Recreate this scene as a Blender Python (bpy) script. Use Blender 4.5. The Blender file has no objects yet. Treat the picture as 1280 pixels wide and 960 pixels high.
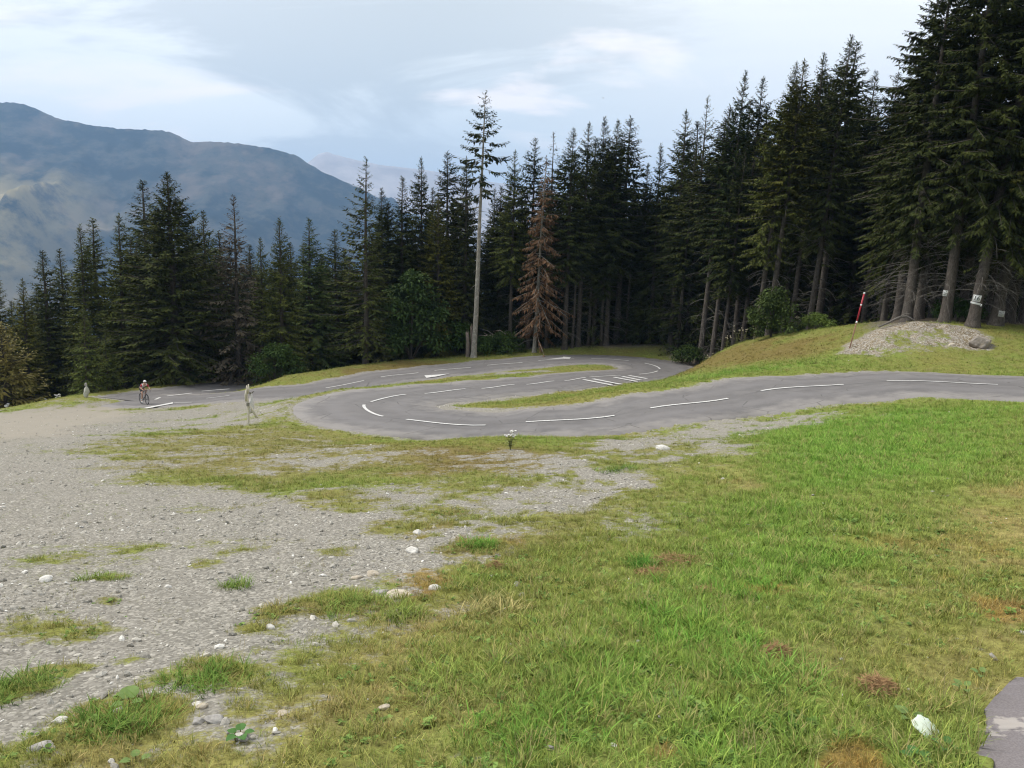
import bpy, math, random
import numpy as np
from mathutils import Vector, Matrix, Euler

# ------------------------------------------------------------------ camera, sky, sun, exposure
SC = bpy.context.scene
COL = SC.collection
F_PX, PITCH, ROLL, EYE = 961.0, 0.15136, 0.01702, 1.6     # focal length in 1280-px units

cam = bpy.data.cameras.new("camera")
cam.sensor_fit = 'HORIZONTAL'
cam.sensor_width = 36.0
cam.lens = 36.0 * F_PX / 1280.0
cam.clip_start, cam.clip_end = 0.05, 40000
camo = bpy.data.objects.new("camera", cam)
COL.objects.link(camo)
_f = np.array([0, math.cos(PITCH), -math.sin(PITCH)])
_u = np.array([0, math.sin(PITCH), math.cos(PITCH)])
_r = np.array([1.0, 0, 0])
CR = math.cos(ROLL) * _r + math.sin(ROLL) * _u
CU = -math.sin(ROLL) * _r + math.cos(ROLL) * _u
CM = np.array([CR, CU, _f])
camo.matrix_world = Matrix(((CR[0], CU[0], -_f[0], 0), (CR[1], CU[1], -_f[1], 0), (CR[2], CU[2], -_f[2], EYE), (0, 0, 0, 1)))
SC.camera = camo

SUN_EL, SUN_AZ = math.radians(50), math.radians(-72)        # azimuth clockwise from +Y (ahead) towards +X (right)
sun = bpy.data.lights.new("sun", 'SUN')
sun.energy = 3.4
sun.angle = math.radians(28)
sun.color = (1.0, 0.95, 0.87)
suno = bpy.data.objects.new("sun", sun)
COL.objects.link(suno)
SUN_DIR = Vector((math.sin(SUN_AZ) * math.cos(SUN_EL), math.cos(SUN_AZ) * math.cos(SUN_EL), math.sin(SUN_EL)))
suno.rotation_euler = SUN_DIR.to_track_quat('Z', 'Y').to_euler()
suno.location = (0, 0, 60)

world = bpy.data.worlds.new("World")
SC.world = world
world.use_nodes = True


def build_world():
    nt = world.node_tree
    nt.nodes.clear()
    N = nt.nodes.new
    L = nt.links.new
    out = N('ShaderNodeOutputWorld')
    bg = N('ShaderNodeBackground')
    sky = N('ShaderNodeTexSky')
    sky.sky_type = 'NISHITA'
    sky.sun_disc = False
    sky.sun_elevation = SUN_EL
    sky.sun_rotation = SUN_AZ
    sky.air_density, sky.dust_density, sky.ozone_density = 1.0, 2.0, 1.0
    tc = N('ShaderNodeTexCoord')
    sep = N('ShaderNodeSeparateXYZ')
    L(tc.outputs['Generated'], sep.inputs[0])

    def M(op, a, b=None, c=None, clamp=False):
        m = N('ShaderNodeMath')
        m.operation = op
        m.use_clamp = clamp
        for i, v in enumerate((a, b, c)):
            if v is None:
                continue
            if isinstance(v, (int, float)):
                m.inputs[i].default_value = v
            else:
                L(v, m.inputs[i])
        return m.outputs[0]
    zc = M('ADD', M('MAXIMUM', sep.outputs[2], 0.0), 0.22)
    u = M('DIVIDE', sep.outputs[0], zc)
    v = M('DIVIDE', sep.outputs[1], zc)
    cmb = N('ShaderNodeCombineXYZ')
    L(u, cmb.inputs[0])
    L(v, cmb.inputs[1])

    def noise(scale, detail, rough, off, dist=0.0, sx=1.0, rot=0.0):
        mp = N('ShaderNodeMapping')
        mp.inputs['Location'].default_value = off
        mp.inputs['Rotation'].default_value = (0, 0, rot)
        mp.inputs['Scale'].default_value = (sx, 1, 1)
        L(cmb.outputs[0], mp.inputs[0])
        n = N('ShaderNodeTexNoise')
        n.inputs['Scale'].default_value = scale
        n.inputs['Detail'].default_value = detail
        n.inputs['Roughness'].default_value = rough
        n.inputs['Distortion'].default_value = dist
        L(mp.outputs[0], n.inputs['Vector'])
        return n.outputs['Fac']

    def ramp(x, a, b):
        m = N('ShaderNodeMapRange')
        m.interpolation_type = 'SMOOTHSTEP'
        L(x, m.inputs[0])
        m.inputs[1].default_value, m.inputs[2].default_value = a, b
        return m.outputs[0]

    def mix(fac, a, b):
        m = N('ShaderNodeMix')
        m.data_type = 'RGBA'
        if isinstance(fac, (int, float)):
            m.inputs[0].default_value = fac
        else:
            L(fac, m.inputs[0])
        for i, v in ((6, a), (7, b)):
            if isinstance(v, tuple):
                m.inputs[i].default_value = (*v, 1)
            else:
                L(v, m.inputs[i])
        return m.outputs[2]
    # thin overcast: white veil, grey blue cloud bands, a few pinkish bright clouds, blue sky showing through
    skyc = N('ShaderNodeVectorMath')
    skyc.operation = 'SCALE'
    L(sky.outputs[0], skyc.inputs[0])
    skyc.inputs['Scale'].default_value = 0.10
    veil = mix(ramp(noise(0.9, 5, 0.55, (3.1, 1.7, 0), 0.6, 0.6, 0.35), 0.25, 0.62), (0.73, 0.75, 0.715), (0.94, 0.925, 0.845))
    veil = mix(0.80, skyc.outputs[0], veil)
    band = ramp(noise(1.25, 7, 0.62, (7.4, 2.9, 0), 0.9, 0.55, 0.5), 0.45, 0.60)
    c = mix(M('MULTIPLY', band, 0.95), veil, (0.52, 0.54, 0.525))
    puff = ramp(noise(1.9, 6, 0.55, (1.2, 9.3, 0), 0.4, 0.55, 0.4), 0.56, 0.68)
    c = mix(M('MULTIPLY', puff, 0.75), c, (1.06, 0.94, 0.86))
    # the veil is brighter and whiter round the hidden sun
    dt = N('ShaderNodeVectorMath')
    dt.operation = 'DOT_PRODUCT'
    L(tc.outputs['Generated'], dt.inputs[0])
    dt.inputs[1].default_value = SUN_DIR
    c = mix(M('MULTIPLY', ramp(dt.outputs['Value'], 0.45, 1.0), 0.9), c, (0.86, 0.86, 0.87))
    # the cloud sheet is thinner and whiter over the forest side
    c = mix(M('MULTIPLY', ramp(sep.outputs[0], -0.15, 0.55), 0.62), c, (0.96, 0.925, 0.88))
    c = mix(M('MULTIPLY', ramp(sep.outputs[2], 0.20, 0.0), 0.5), c, (1.02, 0.94, 0.83))
    L(c, bg.inputs[0])
    bg.inputs[1].default_value = 1.28
    L(bg.outputs[0], out.inputs[0])


build_world()
SC.view_settings.view_transform = 'Standard'
SC.view_settings.look = 'None'
SC.view_settings.exposure = 0.38
SC.view_settings.gamma = 1.0
SC.cycles.use_denoising = True
SC.cycles.filter_width = 1.15
SC.cycles.max_bounces = 6
SC.cycles.diffuse_bounces = 3
SC.cycles.transparent_max_bounces = 8
SC.cycles.volume_bounces = 0

# ------------------------------------------------------------------ helpers
rng = np.random.default_rng(7)
random.seed(11)


def tag(o, label=None, cat=None, group=None, kind=None):
    if label: o['label'] = label
    if cat: o['category'] = cat
    if group: o['group'] = group
    if kind: o['kind'] = kind
    return o


def empty(name, loc=(0, 0, 0), rot=(0, 0, 0), label=None, cat=None, group=None):
    o = bpy.data.objects.new(name, None)
    o.empty_display_size = 0.1
    o.location = loc
    o.rotation_euler = rot
    COL.objects.link(o)
    return tag(o, label, cat, group)


def np_data(name, V, F, mat=None, smooth=False, F2=None, mi=None):
    """mesh data from arrays; F is (n,3) or (n,4), F2 a second array of faces of another size"""
    V = np.ascontiguousarray(V, dtype=np.float32)
    me = bpy.data.meshes.new(name)
    fs = [np.asarray(f, dtype=np.int32) for f in (F, F2) if f is not None and len(f)]
    me.vertices.add(len(V))
    me.vertices.foreach_set('co', V.ravel())
    loops = np.concatenate([f.ravel() for f in fs])
    tot = np.concatenate([np.full(len(f), f.shape[1], np.int32) for f in fs])
    st = np.concatenate([[0], np.cumsum(tot)[:-1]]).astype(np.int32)
    me.loops.add(len(loops))
    me.loops.foreach_set('vertex_index', loops)
    me.polygons.add(len(tot))
    me.polygons.foreach_set('loop_start', st)
    me.polygons.foreach_set('loop_total', tot)
    if smooth:
        me.polygons.foreach_set('use_smooth', np.ones(len(tot), bool))
    for m in (mat if isinstance(mat, (list, tuple)) else [mat]):
        if m: me.materials.append(m)
    if mi is not None:
        me.polygons.foreach_set('material_index', np.asarray(mi, np.int32))
    me.update(calc_edges=True)
    me.validate()
    return me


def link(name, me, parent=None, loc=None):
    o = bpy.data.objects.new(name, me)
    COL.objects.link(o)
    if parent is not None: o.parent = parent
    if loc is not None: o.location = loc
    return o


class MB:
    """collects vertices and faces into one mesh"""
    def __init__(s):
        s.v, s.t, s.q, s.n = [], [], [], 0

    def add(s, V, T=None, Q=None):
        V = np.asarray(V, float).reshape(-1, 3)
        if T is not None and len(T): s.t.append(np.asarray(T, int) + s.n)
        if Q is not None and len(Q): s.q.append(np.asarray(Q, int) + s.n)
        s.v.append(V)
        s.n += len(V)

    def tube(s, pts, rad, sides=6, caps=True):
        pts = np.asarray(pts, float)
        n = len(pts)
        rad = np.broadcast_to(np.asarray(rad, float), (n,))
        T = np.gradient(pts, axis=0)
        T /= np.linalg.norm(T, axis=1)[:, None] + 1e-9
        a = np.where(np.abs(T[:, 2:3]) > 0.9, np.array([[1.0, 0, 0]]), np.array([[0, 0, 1.0]]))
        U = np.cross(T, a)
        U /= np.linalg.norm(U, axis=1)[:, None] + 1e-9
        Wv = np.cross(T, U)
        th = np.arange(sides) * 2 * math.pi / sides
        V = pts[:, None] + rad[:, None, None] * (np.cos(th)[None, :, None] * U[:, None] + np.sin(th)[None, :, None] * Wv[:, None])
        i = np.arange(n - 1)[:, None] * sides
        j = np.arange(sides)[None]
        k = (j + 1) % sides
        Q = np.stack([i + j, i + k, i + sides + k, i + sides + j], -1).reshape(-1, 4)
        V = V.reshape(-1, 3)
        Tt = []
        if caps:
            V = np.vstack([V, pts[0], pts[-1]])
            for jj in range(sides):
                Tt.append((n * sides, (jj + 1) % sides, jj))
                Tt.append((n * sides + 1, (n - 1) * sides + jj, (n - 1) * sides + (jj + 1) % sides))
        s.add(V, Tt, Q)

    def box(s, c, size, R=None):
        c = np.asarray(c, float)
        h = np.asarray(size, float) / 2
        V = np.array([[x, y, z] for x in (-1, 1) for y in (-1, 1) for z in (-1, 1)]) * h
        if R is not None: V = V @ np.asarray(R).T
        s.add(V + c, None, [(0, 1, 3, 2), (4, 6, 7, 5), (0, 4, 5, 1), (2, 3, 7, 6), (0, 2, 6, 4), (1, 5, 7, 3)])

    def sphere(s, c, r, seg=12, rings=8):
        r = np.broadcast_to(np.asarray(r, float), (3,))
        V = []
        for i in range(rings + 1):
            p = math.pi * i / rings
            for j in range(seg):
                a = 2 * math.pi * j / seg
                V.append((math.sin(p) * math.cos(a), math.sin(p) * math.sin(a), math.cos(p)))
        Q = [(i * seg + j, (i + 1) * seg + j, (i + 1) * seg + (j + 1) % seg, i * seg + (j + 1) % seg) for i in range(rings) for j in range(seg)]
        s.add(np.array(V) * r + np.asarray(c, float), None, Q)

    def data(s, name, mat=None, smooth=False):
        V = np.vstack(s.v)
        t = np.vstack(s.t) if s.t else None
        q = np.vstack(s.q) if s.q else None
        return np_data(name, V, t if t is not None else q, mat, smooth, q if t is not None else None)

    def build(s, name, mat=None, parent=None, smooth=False, loc=None):
        return link(name, s.data(name, mat, smooth), parent, loc)


def hsh(ix, iy, seed):
    h = (ix.astype(np.int64) * 374761393 + iy.astype(np.int64) * 668265263 + seed * 982451653) & 0xFFFFFFFF
    h = ((h ^ (h >> 13)) * 1274126177) & 0xFFFFFFFF
    h = h ^ (h >> 16)
    return (h & 0xFFFF) / 65535.0


def vnoise(x, y, seed=0):
    x, y = np.asarray(x, float), np.asarray(y, float)
    ix, iy = np.floor(x), np.floor(y)
    fx, fy = x - ix, y - iy
    fx = fx * fx * (3 - 2 * fx)
    fy = fy * fy * (3 - 2 * fy)
    a, b = hsh(ix, iy, seed), hsh(ix + 1, iy, seed)
    c, d = hsh(ix, iy + 1, seed), hsh(ix + 1, iy + 1, seed)
    return (a + (b - a) * fx) * (1 - fy) + (c + (d - c) * fx) * fy


def fbm(x, y, seed=0, octv=4, gain=0.5):
    t, amp, s = 0.0, 1.0, 0.0
    c, sn = math.cos(0.6), math.sin(0.6)
    for k in range(octv):
        t = t + amp * vnoise(x, y, seed + 17 * k)
        s += amp
        amp *= gain
        x, y = (c * x - sn * y) * 2.03 + 11.3, (sn * x + c * y) * 2.03 + 5.7
    return t / s


def sstep(x, a, b):
    t = np.clip((x - a) / (b - a), 0, 1)
    return t * t * (3 - 2 * t)


# ------------------------------------------------------------------ picture rays -> places on the ground
def ray(px, py):
    d = np.array([(px - 640) / F_PX, -(py - 480) / F_PX, 1.0])
    return d @ CM


def at_depth(px, py, D):
    """the point D metres ahead (along the view axis) in the direction of a photograph pixel"""
    return ray(px, py) * D + np.array([0, 0, EYE])


# road stations: x, y, z (relative to the eye), half width to the outer and inner side
ST = np.array([[16.06, 25.17, -3.62, 3.37, 3.1], [13.13, 26.69, -3.77, 3.4, 3.1], [11.72, 26.9, -3.88, 3.21, 2.93], [8.68, 26.47, -4.2, 2.75, 2.71], [7.44, 26.1, -4.35, 2.49, 2.63], [4.63, 25.25, -4.67, 2.24, 2.67], [3.4, 24.97, -4.81, 2.24, 2.71], [0.47, 24.65, -5.11, 2.15, 2.7], [-0.85, 24.84, -5.22, 2.24, 2.78], [-3.65, 26.25, -5.39, 2.28, 2.73], [-4.63, 27.25, -5.45, 2.51, 2.84], [-5.87, 30.1, -5.56, 3.01, 2.98], [-5.84, 31.44, -5.64, 2.99, 2.85], [-4.79, 34.22, -5.84, 2.97, 2.83], [-4.06, 35.37, -5.93, 3.0, 2.78], [-2.31, 37.82, -6.12, 3.05, 2.77], [-1.55, 38.9, -6.2, 3.07, 2.8], [0.12, 41.37, -6.4, 3.07, 2.85], [0.81, 42.44, -6.49, 3.06, 2.87], [2.5, 44.93, -6.7, 3.04, 2.85], [3.19, 46.06, -6.79, 3.01, 2.82], [4.7, 48.57, -6.98, 2.98, 2.76], [5.85, 49.96, -7.07, 2.96, 2.65], [7.31, 51.23, -7.15, 2.96, 2.53], [8.49, 52.08, -7.19, 2.98, 2.57], [9.5, 52.95, -7.22, 3.0, 3.0], [10.67, 55.17, -7.22, 3.01, 3.1], [10.09, 58.29, -7.11, 3.06, 2.96], [9.07, 59.41, -7.09, 3.08, 3.06], [6.24, 60.49, -7.09, 3.09, 3.09], [4.9, 60.46, -7.12, 3.06, 3.08], [2.03, 59.58, -7.25, 3.01, 3.04], [0.78, 59.02, -7.32, 2.97, 3.02], [-1.9, 57.72, -7.46, 2.93, 2.99], [-3.08, 57.14, -7.52, 2.91, 2.98], [-5.69, 55.74, -7.66, 2.89, 2.98], [-6.79, 55.1, -7.72, 2.88, 2.94], [-9.22, 53.42, -7.86, 2.88, 2.9], [-10.24, 52.59, -7.92, 2.99, 2.88], [-12.41, 50.58, -8.05, 2.98, 2.86]])
ST[:, 2] += EYE
# the road goes on out of the frame on the near right, and on to the junction at the left
pre = np.array([[31.0, 13.0, -2.2 + EYE, 3.2, 3.1], [25.5, 18.2, -2.8 + EYE, 3.2, 3.1], [20.5, 22.2, -3.28 + EYE, 3.3, 3.1]])
post = []
for px, py, D, w in [(300, 494.5, 50.2, 2.9), (258, 498.5, 50.6, 2.9), (216, 500.2, 51.2, 2.9), (186, 500.3, 51.8, 2.9), (166, 499.5, 52.3, 2.7)]:
    q = at_depth(px, py, D)
    post.append([*q, w, w])
ROAD = np.vstack([pre, ST, np.array(post)])
BR = []
for px, py, D in [(360, 470.5, 66), (335, 476, 63), (307, 480.5, 61), (281, 484, 59.3), (234, 489, 56.5), (196, 494.2, 54.2), (168, 498.3, 52.6), (154, 499.6, 51.8)]:
    q = at_depth(px, py, D)
    BR.append([*q, 2.9, 2.9])
BRANCH = np.array(BR)


def resample(A, step):
    """smooth spline through station rows (Catmull-Rom), sampled evenly"""
    P = np.vstack([2 * A[0] - A[1], A, 2 * A[-1] - A[-2]])
    out, key = [], []
    for i in range(1, len(P) - 2):
        p0, p1, p2, p3 = P[i - 1], P[i], P[i + 1], P[i + 2]
        l = np.linalg.norm((p2 - p1)[:2])
        d0 = max(np.linalg.norm((p1 - p0)[:2]), 1e-3); d2 = max(np.linalg.norm((p3 - p2)[:2]), 1e-3)
        m1 = l * ((p1 - p0) / d0 * l + (p2 - p1) / l * d0) / (l + d0)
        m2 = l * ((p2 - p1) / l * d2 + (p3 - p2) / d2 * l) / (l + d2)
        n = max(2, int(l / step))
        for k in range(n):
            t = k / n
            h = ((2 * t**3 - 3 * t**2 + 1) * p1 + (t**3 - 2 * t**2 + t) * m1 + (-2 * t**3 + 3 * t**2) * p2 + (t**3 - t**2) * m2)
            out.append(h)
            key.append(i - 1 + t)
    out.append(P[-2])
    key.append(len(A) - 1.0)
    return np.array(out), np.array(key)


def normals2(A):
    T = np.gradient(A[:, :2], axis=0)
    T /= np.linalg.norm(T, axis=1)[:, None]
    return np.stack([-T[:, 1], T[:, 0]], 1)


for k in range(3):                       # ease the kinks of the measured widths and heights
    ROAD[4:-4, 2:] = 0.25 * ROAD[3:-5, 2:] + 0.5 * ROAD[4:-4, 2:] + 0.25 * ROAD[5:-3, 2:]
RS, RKEY = resample(ROAD, 0.35)
BS, BKEY = resample(BRANCH, 0.5)
RN, BN = normals2(RS), normals2(BS)

# ground control points
CP = []
for A, Nn in ((ROAD, normals2(ROAD)), (BRANCH[:6], normals2(BRANCH)[:6])):
    for i in range(0, len(A)):
        CP.append(A[i, :3])
        for sg, w in ((1, A[i, 3] + 0.6), (-1, A[i, 4] + 0.6)):
            CP.append([A[i, 0] + sg * Nn[i, 0] * w, A[i, 1] + sg * Nn[i, 1] * w, A[i, 2] - 0.02])
CP += [[0, 0, 0], [2.5, 1.5, -0.03], [-2.5, 1.5, -0.08], [0, -8, 0.9], [8, -6, 0.9], [-9, -6, 0.4], [0, 5, -0.62], [5, 6, -0.55], [-5, 6, -0.9],
       [0, 12, -1.6], [7, 13, -1.35], [-8, 13, -2.05], [14, 15, -1.25], [-16, 18, -3.1], [16, 2, 0.1], [-16, 2, -0.7], [0, 19.5, -2.72], [8, 19.5, -2.35],
       [-7, 21, -3.3], [-14, 27, -4.25], [-22, 32, -5.4], [-12, 36, -5.5], [-17, 41, -6.35], [-30, 20, -4.4], [-34, 44, -7.75], [-9, 42, -6.05]]
for px, py, D in [(0, 512, 49.5), (50, 504, 50.5), (100, 497, 51.5), (140, 489, 55), (-60, 520, 49), (313, 526, 30), (180, 512, 47.5),
                  (0, 540, 62), (100, 512, 64), (187, 484.5, 62.5), (234, 479.5, 64), (285, 474.5, 66), (205, 487, 74), (60, 530, 74), (-80, 560, 72),
                  (351, 470, 57.5), (420, 460, 60), (490, 451, 62.5), (570, 447, 63.5), (640, 441, 64.5), (720, 435.5, 66.5), (800, 434.5, 66.5), (840, 441, 63.5),
                  (400, 470, 75), (500, 455, 78), (640, 441, 82), (760, 432, 84), (880, 424, 80), (1000, 400, 72), (1120, 388, 66), (1240, 392, 62),
                  (860, 449, 54), (900, 437, 49.5), (940, 425, 46.5), (985, 416, 44), (1030, 420, 40.5), (950, 457, 36.5), (1010, 447, 35.5), (890, 466, 41),
                  (1060, 447, 33.2), (1150, 446, 32.0), (1250, 452, 31.0), (1330, 452, 30.5),
                  (1130, 404, 37.2), (1180, 405, 36.6), (1222, 413, 35.4), (1262, 424, 34.4), (1310, 424, 34), (1160, 401, 38.5), (1095, 411, 37.5), (1060, 428, 36.8),
                  (1160, 418, 34.6), (1110, 424, 34.6), (1205, 426, 33.9), (1060, 440, 34.4), (1160, 398, 44), (1250, 408, 44), (1060, 414, 46)]:
    CP.append(at_depth(px, py, D))
CP = np.array(CP, float)


def tps_fit(P, lam):
    n = len(P)
    d = np.linalg.norm(P[:, None, :2] - P[None, :, :2], axis=2)
    K = np.where(d > 0, d * d * np.log(d + 1e-9), 0) + lam * np.eye(n)
    Q = np.hstack([np.ones((n, 1)), P[:, :2]])
    A = np.block([[K, Q], [Q.T, np.zeros((3, 3))]])
    return np.linalg.solve(A, np.concatenate([P[:, 2], np.zeros(3)]))


TW = tps_fit(CP, 1.5)


def ztps(x, y):
    x, y = np.ravel(np.asarray(x, float)), np.ravel(np.asarray(y, float))
    out = np.empty(len(x))
    for a in range(0, len(x), 20000):
        b = slice(a, a + 20000)
        d2 = (x[b, None] - CP[None, :, 0]) ** 2 + (y[b, None] - CP[None, :, 1]) ** 2
        out[b] = (0.5 * d2 * np.log(d2 + 1e-9)) @ TW[:len(CP)] + TW[-3] + TW[-2] * x[b] + TW[-1] * y[b]
    return out


def zbase(x, y):
    """smooth ground height"""
    x, y = np.asarray(x, float), np.asarray(y, float)
    sh = x.shape
    xr, yr = x.ravel(), y.ravel()
    far = -6.0 - 0.22 * np.maximum(yr - 60, 0) - 0.12 * np.minimum(yr, 0) + 0.09 * xr * (xr < 0) + 0.02 * xr * (xr > 0)
    far = np.maximum(far, -420 + 0.02 * np.hypot(xr, yr))
    dd = np.hypot(xr, yr - 38)
    w = sstep(dd, 44, 85)
    z = far.copy()
    m = w < 1
    if m.any(): z[m] = far[m] * w[m] + ztps(xr[m], yr[m]) * (1 - w[m])
    return z.reshape(sh)


def ground_px(px, py):
    """where the ray through a photograph pixel meets the ground"""
    d = ray(px, py)
    t = np.concatenate([np.arange(1.5, 30, 0.1), np.arange(30, 95, 0.25)])
    P = d[None] * t[:, None] + np.array([0, 0, EYE])
    h = P[:, 2] - zbase(P[:, 0], P[:, 1])
    i = np.nonzero(h < 0)[0]
    if len(i) == 0 or i[0] == 0:
        return P[-1]
    i = i[0]
    a = h[i - 1] / (h[i - 1] - h[i])
    q = P[i - 1] + (P[i] - P[i - 1]) * a
    return q


def poly_px(pts):
    return np.array([ground_px(*p)[:2] for p in pts])


def sdist(x, y, poly):
    """signed distance to a polygon, positive inside"""
    P = np.stack([np.ravel(x), np.ravel(y)], 1)
    inside = np.zeros(len(P), bool)
    best = np.full(len(P), 1e9)
    n = len(poly)
    for i in range(n):
        a, b = poly[i], poly[(i + 1) % n]
        ab = b - a
        t = np.clip(((P - a) @ ab) / (ab @ ab + 1e-12), 0, 1)
        best = np.minimum(best, np.hypot(*(P - a - t[:, None] * ab).T))
        c = ((a[1] > P[:, 1]) != (b[1] > P[:, 1])) & (P[:, 0] < (b[0] - a[0]) * (P[:, 1] - a[1]) / (b[1] - a[1] + 1e-12) + a[0])
        inside ^= c
    return np.where(inside, best, -best).reshape(np.shape(x))


def road_near(x, y):
    """lateral clearance to the nearest asphalt edge (negative on the road), road height there, +1 outer / -1 inner side"""
    x, y = np.ravel(x), np.ravel(y)
    clr = np.full(len(x), 1e9)
    zr = np.zeros(len(x))
    side = np.zeros(len(x))
    for S, Nn in ((RS, RN), (BS, BN)):
        for a in range(0, len(x), 20000):
            b = slice(a, a + 20000)
            dx = x[b, None] - S[None, :, 0]
            dy = y[b, None] - S[None, :, 1]
            i = (dx * dx + dy * dy).argmin(1)
            j = np.arange(len(i))
            lat = dx[j, i] * Nn[i, 0] + dy[j, i] * Nn[i, 1]
            dist = np.hypot(dx[j, i], dy[j, i])
            end = (i == 0) | (i == len(S) - 1)
            hw = np.where(lat > 0, S[i, 3], S[i, 4])
            c = np.abs(lat) - hw
            c = np.where(end, np.maximum(c, np.sqrt(np.maximum(dist**2 - lat**2, 0))), c)
            up = c < clr[b]
            clr[b] = np.where(up, c, clr[b])
            zr[b] = np.where(up, S[i, 2], zr[b])
            side[b] = np.where(up, np.sign(lat), side[b])
    return clr, zr, side


# ------------------------------------------------------------------ what covers the ground (masks in ground metres)
G_MAIN = poly_px([(-70, 519), (0, 514.5), (100, 503), (150, 504), (165, 511), (216, 512), (260, 508), (300, 503), (340, 497), (352, 501), (346, 515), (330, 530),
                  (240, 535), (160, 545), (140, 560), (170, 580), (230, 600), (330, 607), (440, 598), (520, 606), (560, 625), (500, 645), (490, 668), (545, 690), (552, 748),
                  (480, 750), (432, 790), (395, 800), (335, 830), (290, 868), (285, 925), (215, 968), (-40, 985), (-500, 990), (-320, 640)])
G_PATCH = [poly_px(q) for q in ([(520, 640), (560, 622), (640, 606), (740, 598), (795, 604), (790, 616), (700, 640), (600, 655), (530, 665)],
                                [(742, 551), (840, 537), (930, 524), (1040, 514), (1045, 522), (940, 540), (870, 556), (760, 561)],
                                [(600, 575), (680, 572), (700, 586), (620, 592)], [(780, 575), (880, 562), (890, 572), (800, 585)],
                                [(760, 655), (830, 648), (835, 662), (770, 668)],
                                [(270, 895), (340, 850), (400, 800), (440, 820), (400, 850), (330, 905)],
                                [(640, 640), (700, 630), (720, 640), (660, 655)])]
MIXED = poly_px([(470, 610), (560, 566), (700, 556), (900, 540), (970, 556), (890, 605), (780, 655), (650, 700), (550, 705), (500, 660)])
MIXED3 = poly_px([(1045, 513), (930, 523), (840, 536), (742, 551), (640, 590), (560, 622), (520, 660), (500, 735), (545, 742), (575, 690), (620, 660), (720, 640), (795, 614), (810, 592), (800, 577), (880, 562), (940, 542), (1048, 523)])
MIXED2 = poly_px([(120, 552), (240, 538), (345, 531), (420, 545), (520, 560), (640, 566), (640, 592), (440, 602), (330, 612), (230, 606), (160, 585)])
G_DUST = poly_px([(-70, 521), (0, 516), (100, 505), (150, 507), (190, 514), (130, 530), (80, 545), (0, 555), (-100, 560)])
LUSH = [poly_px(q) for q in ([(1320, 503), (1180, 503), (1000, 518), (900, 540), (860, 575), (900, 610), (960, 640), (1060, 650), (1160, 620), (1320, 600)],
                             [(850, 640), (960, 600), (1060, 620), (1160, 640), (1120, 720), (1000, 800), (940, 860), (800, 900), (700, 975), (560, 975), (680, 840), (790, 740), (830, 690)],
                             [(820, 475), (900, 462), (1000, 452), (1060, 448), (1060, 452), (900, 472), (830, 482)],
                             [(820, 870), (960, 860), (1120, 890), (1220, 930), (1220, 985), (800, 985)])]
BROWN = [poly_px(q) for q in ([(835, 462), (860, 452), (900, 440), (960, 425), (1030, 422), (1045, 430), (1010, 445), (920, 456), (850, 470)],
                              [(500, 560), (700, 560), (700, 590), (520, 590)], [(420, 463), (500, 452), (560, 452), (560, 460), (430, 470)])]
STRAW = [poly_px(q) for q in ([(1120, 680), (1300, 590), (1300, 850), (1230, 850), (1120, 830), (1070, 780)], [(280, 960), (330, 850), (470, 770), (620, 700), (640, 780), (560, 900), (520, 975)],
                              [(860, 560), (960, 585), (930, 615), (840, 610)], [(1020, 870), (1100, 810), (1160, 850), (1080, 920)])]
MOUND = poly_px([(1046, 444), (1060, 430), (1090, 414), (1130, 404), (1175, 404), (1215, 412), (1250, 424), (1235, 436), (1180, 440), (1100, 446)])
MOUND_GREEN = poly_px([(1065, 446), (1085, 428), (1118, 412), (1160, 408), (1190, 414), (1205, 440), (1150, 447)])
TUFTS = [(ground_px(px, py)[:2], r) for px, py, r in [
    (45, 848, .30), (75, 835, .22), (20, 858, .25), (225, 845, .30), (265, 832, .32), (295, 838, .25), (150, 905, .33), (120, 915, .30), (180, 895, .22), (160, 880, .15), (195, 885, .15),
    (20, 950, .35), (210, 950, .25), (260, 955, .2), (128, 725, .20), (60, 700, .35), (160, 822, .18), (175, 682, .3), (292, 732, .15), (330, 782, .2), (310, 780, .15), (420, 620, .8), (440, 632, .7),
    (400, 615, .6), (480, 655, .3), (470, 665, .3), (345, 762, .18), (260, 705, .3), (135, 750, .2), (90, 790, .4), (600, 683, .35), (655, 605, .5), (770, 582, .5), (410, 750, .4), (430, 742, .4), (445, 640, .3),
    (525, 660, .4), (575, 690, .3), (50, 780, .5), (700, 650, .6), (300, 690, .25), (420, 690, .3), (500, 600, .8), (555, 640, .5)]]
PATH = poly_px([(1330, 800), (1282, 832), (1262, 850), (1240, 872), (1230, 885), (1236, 915), (1222, 935), (1228, 990), (1400, 1010), (1500, 860)])


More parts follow.
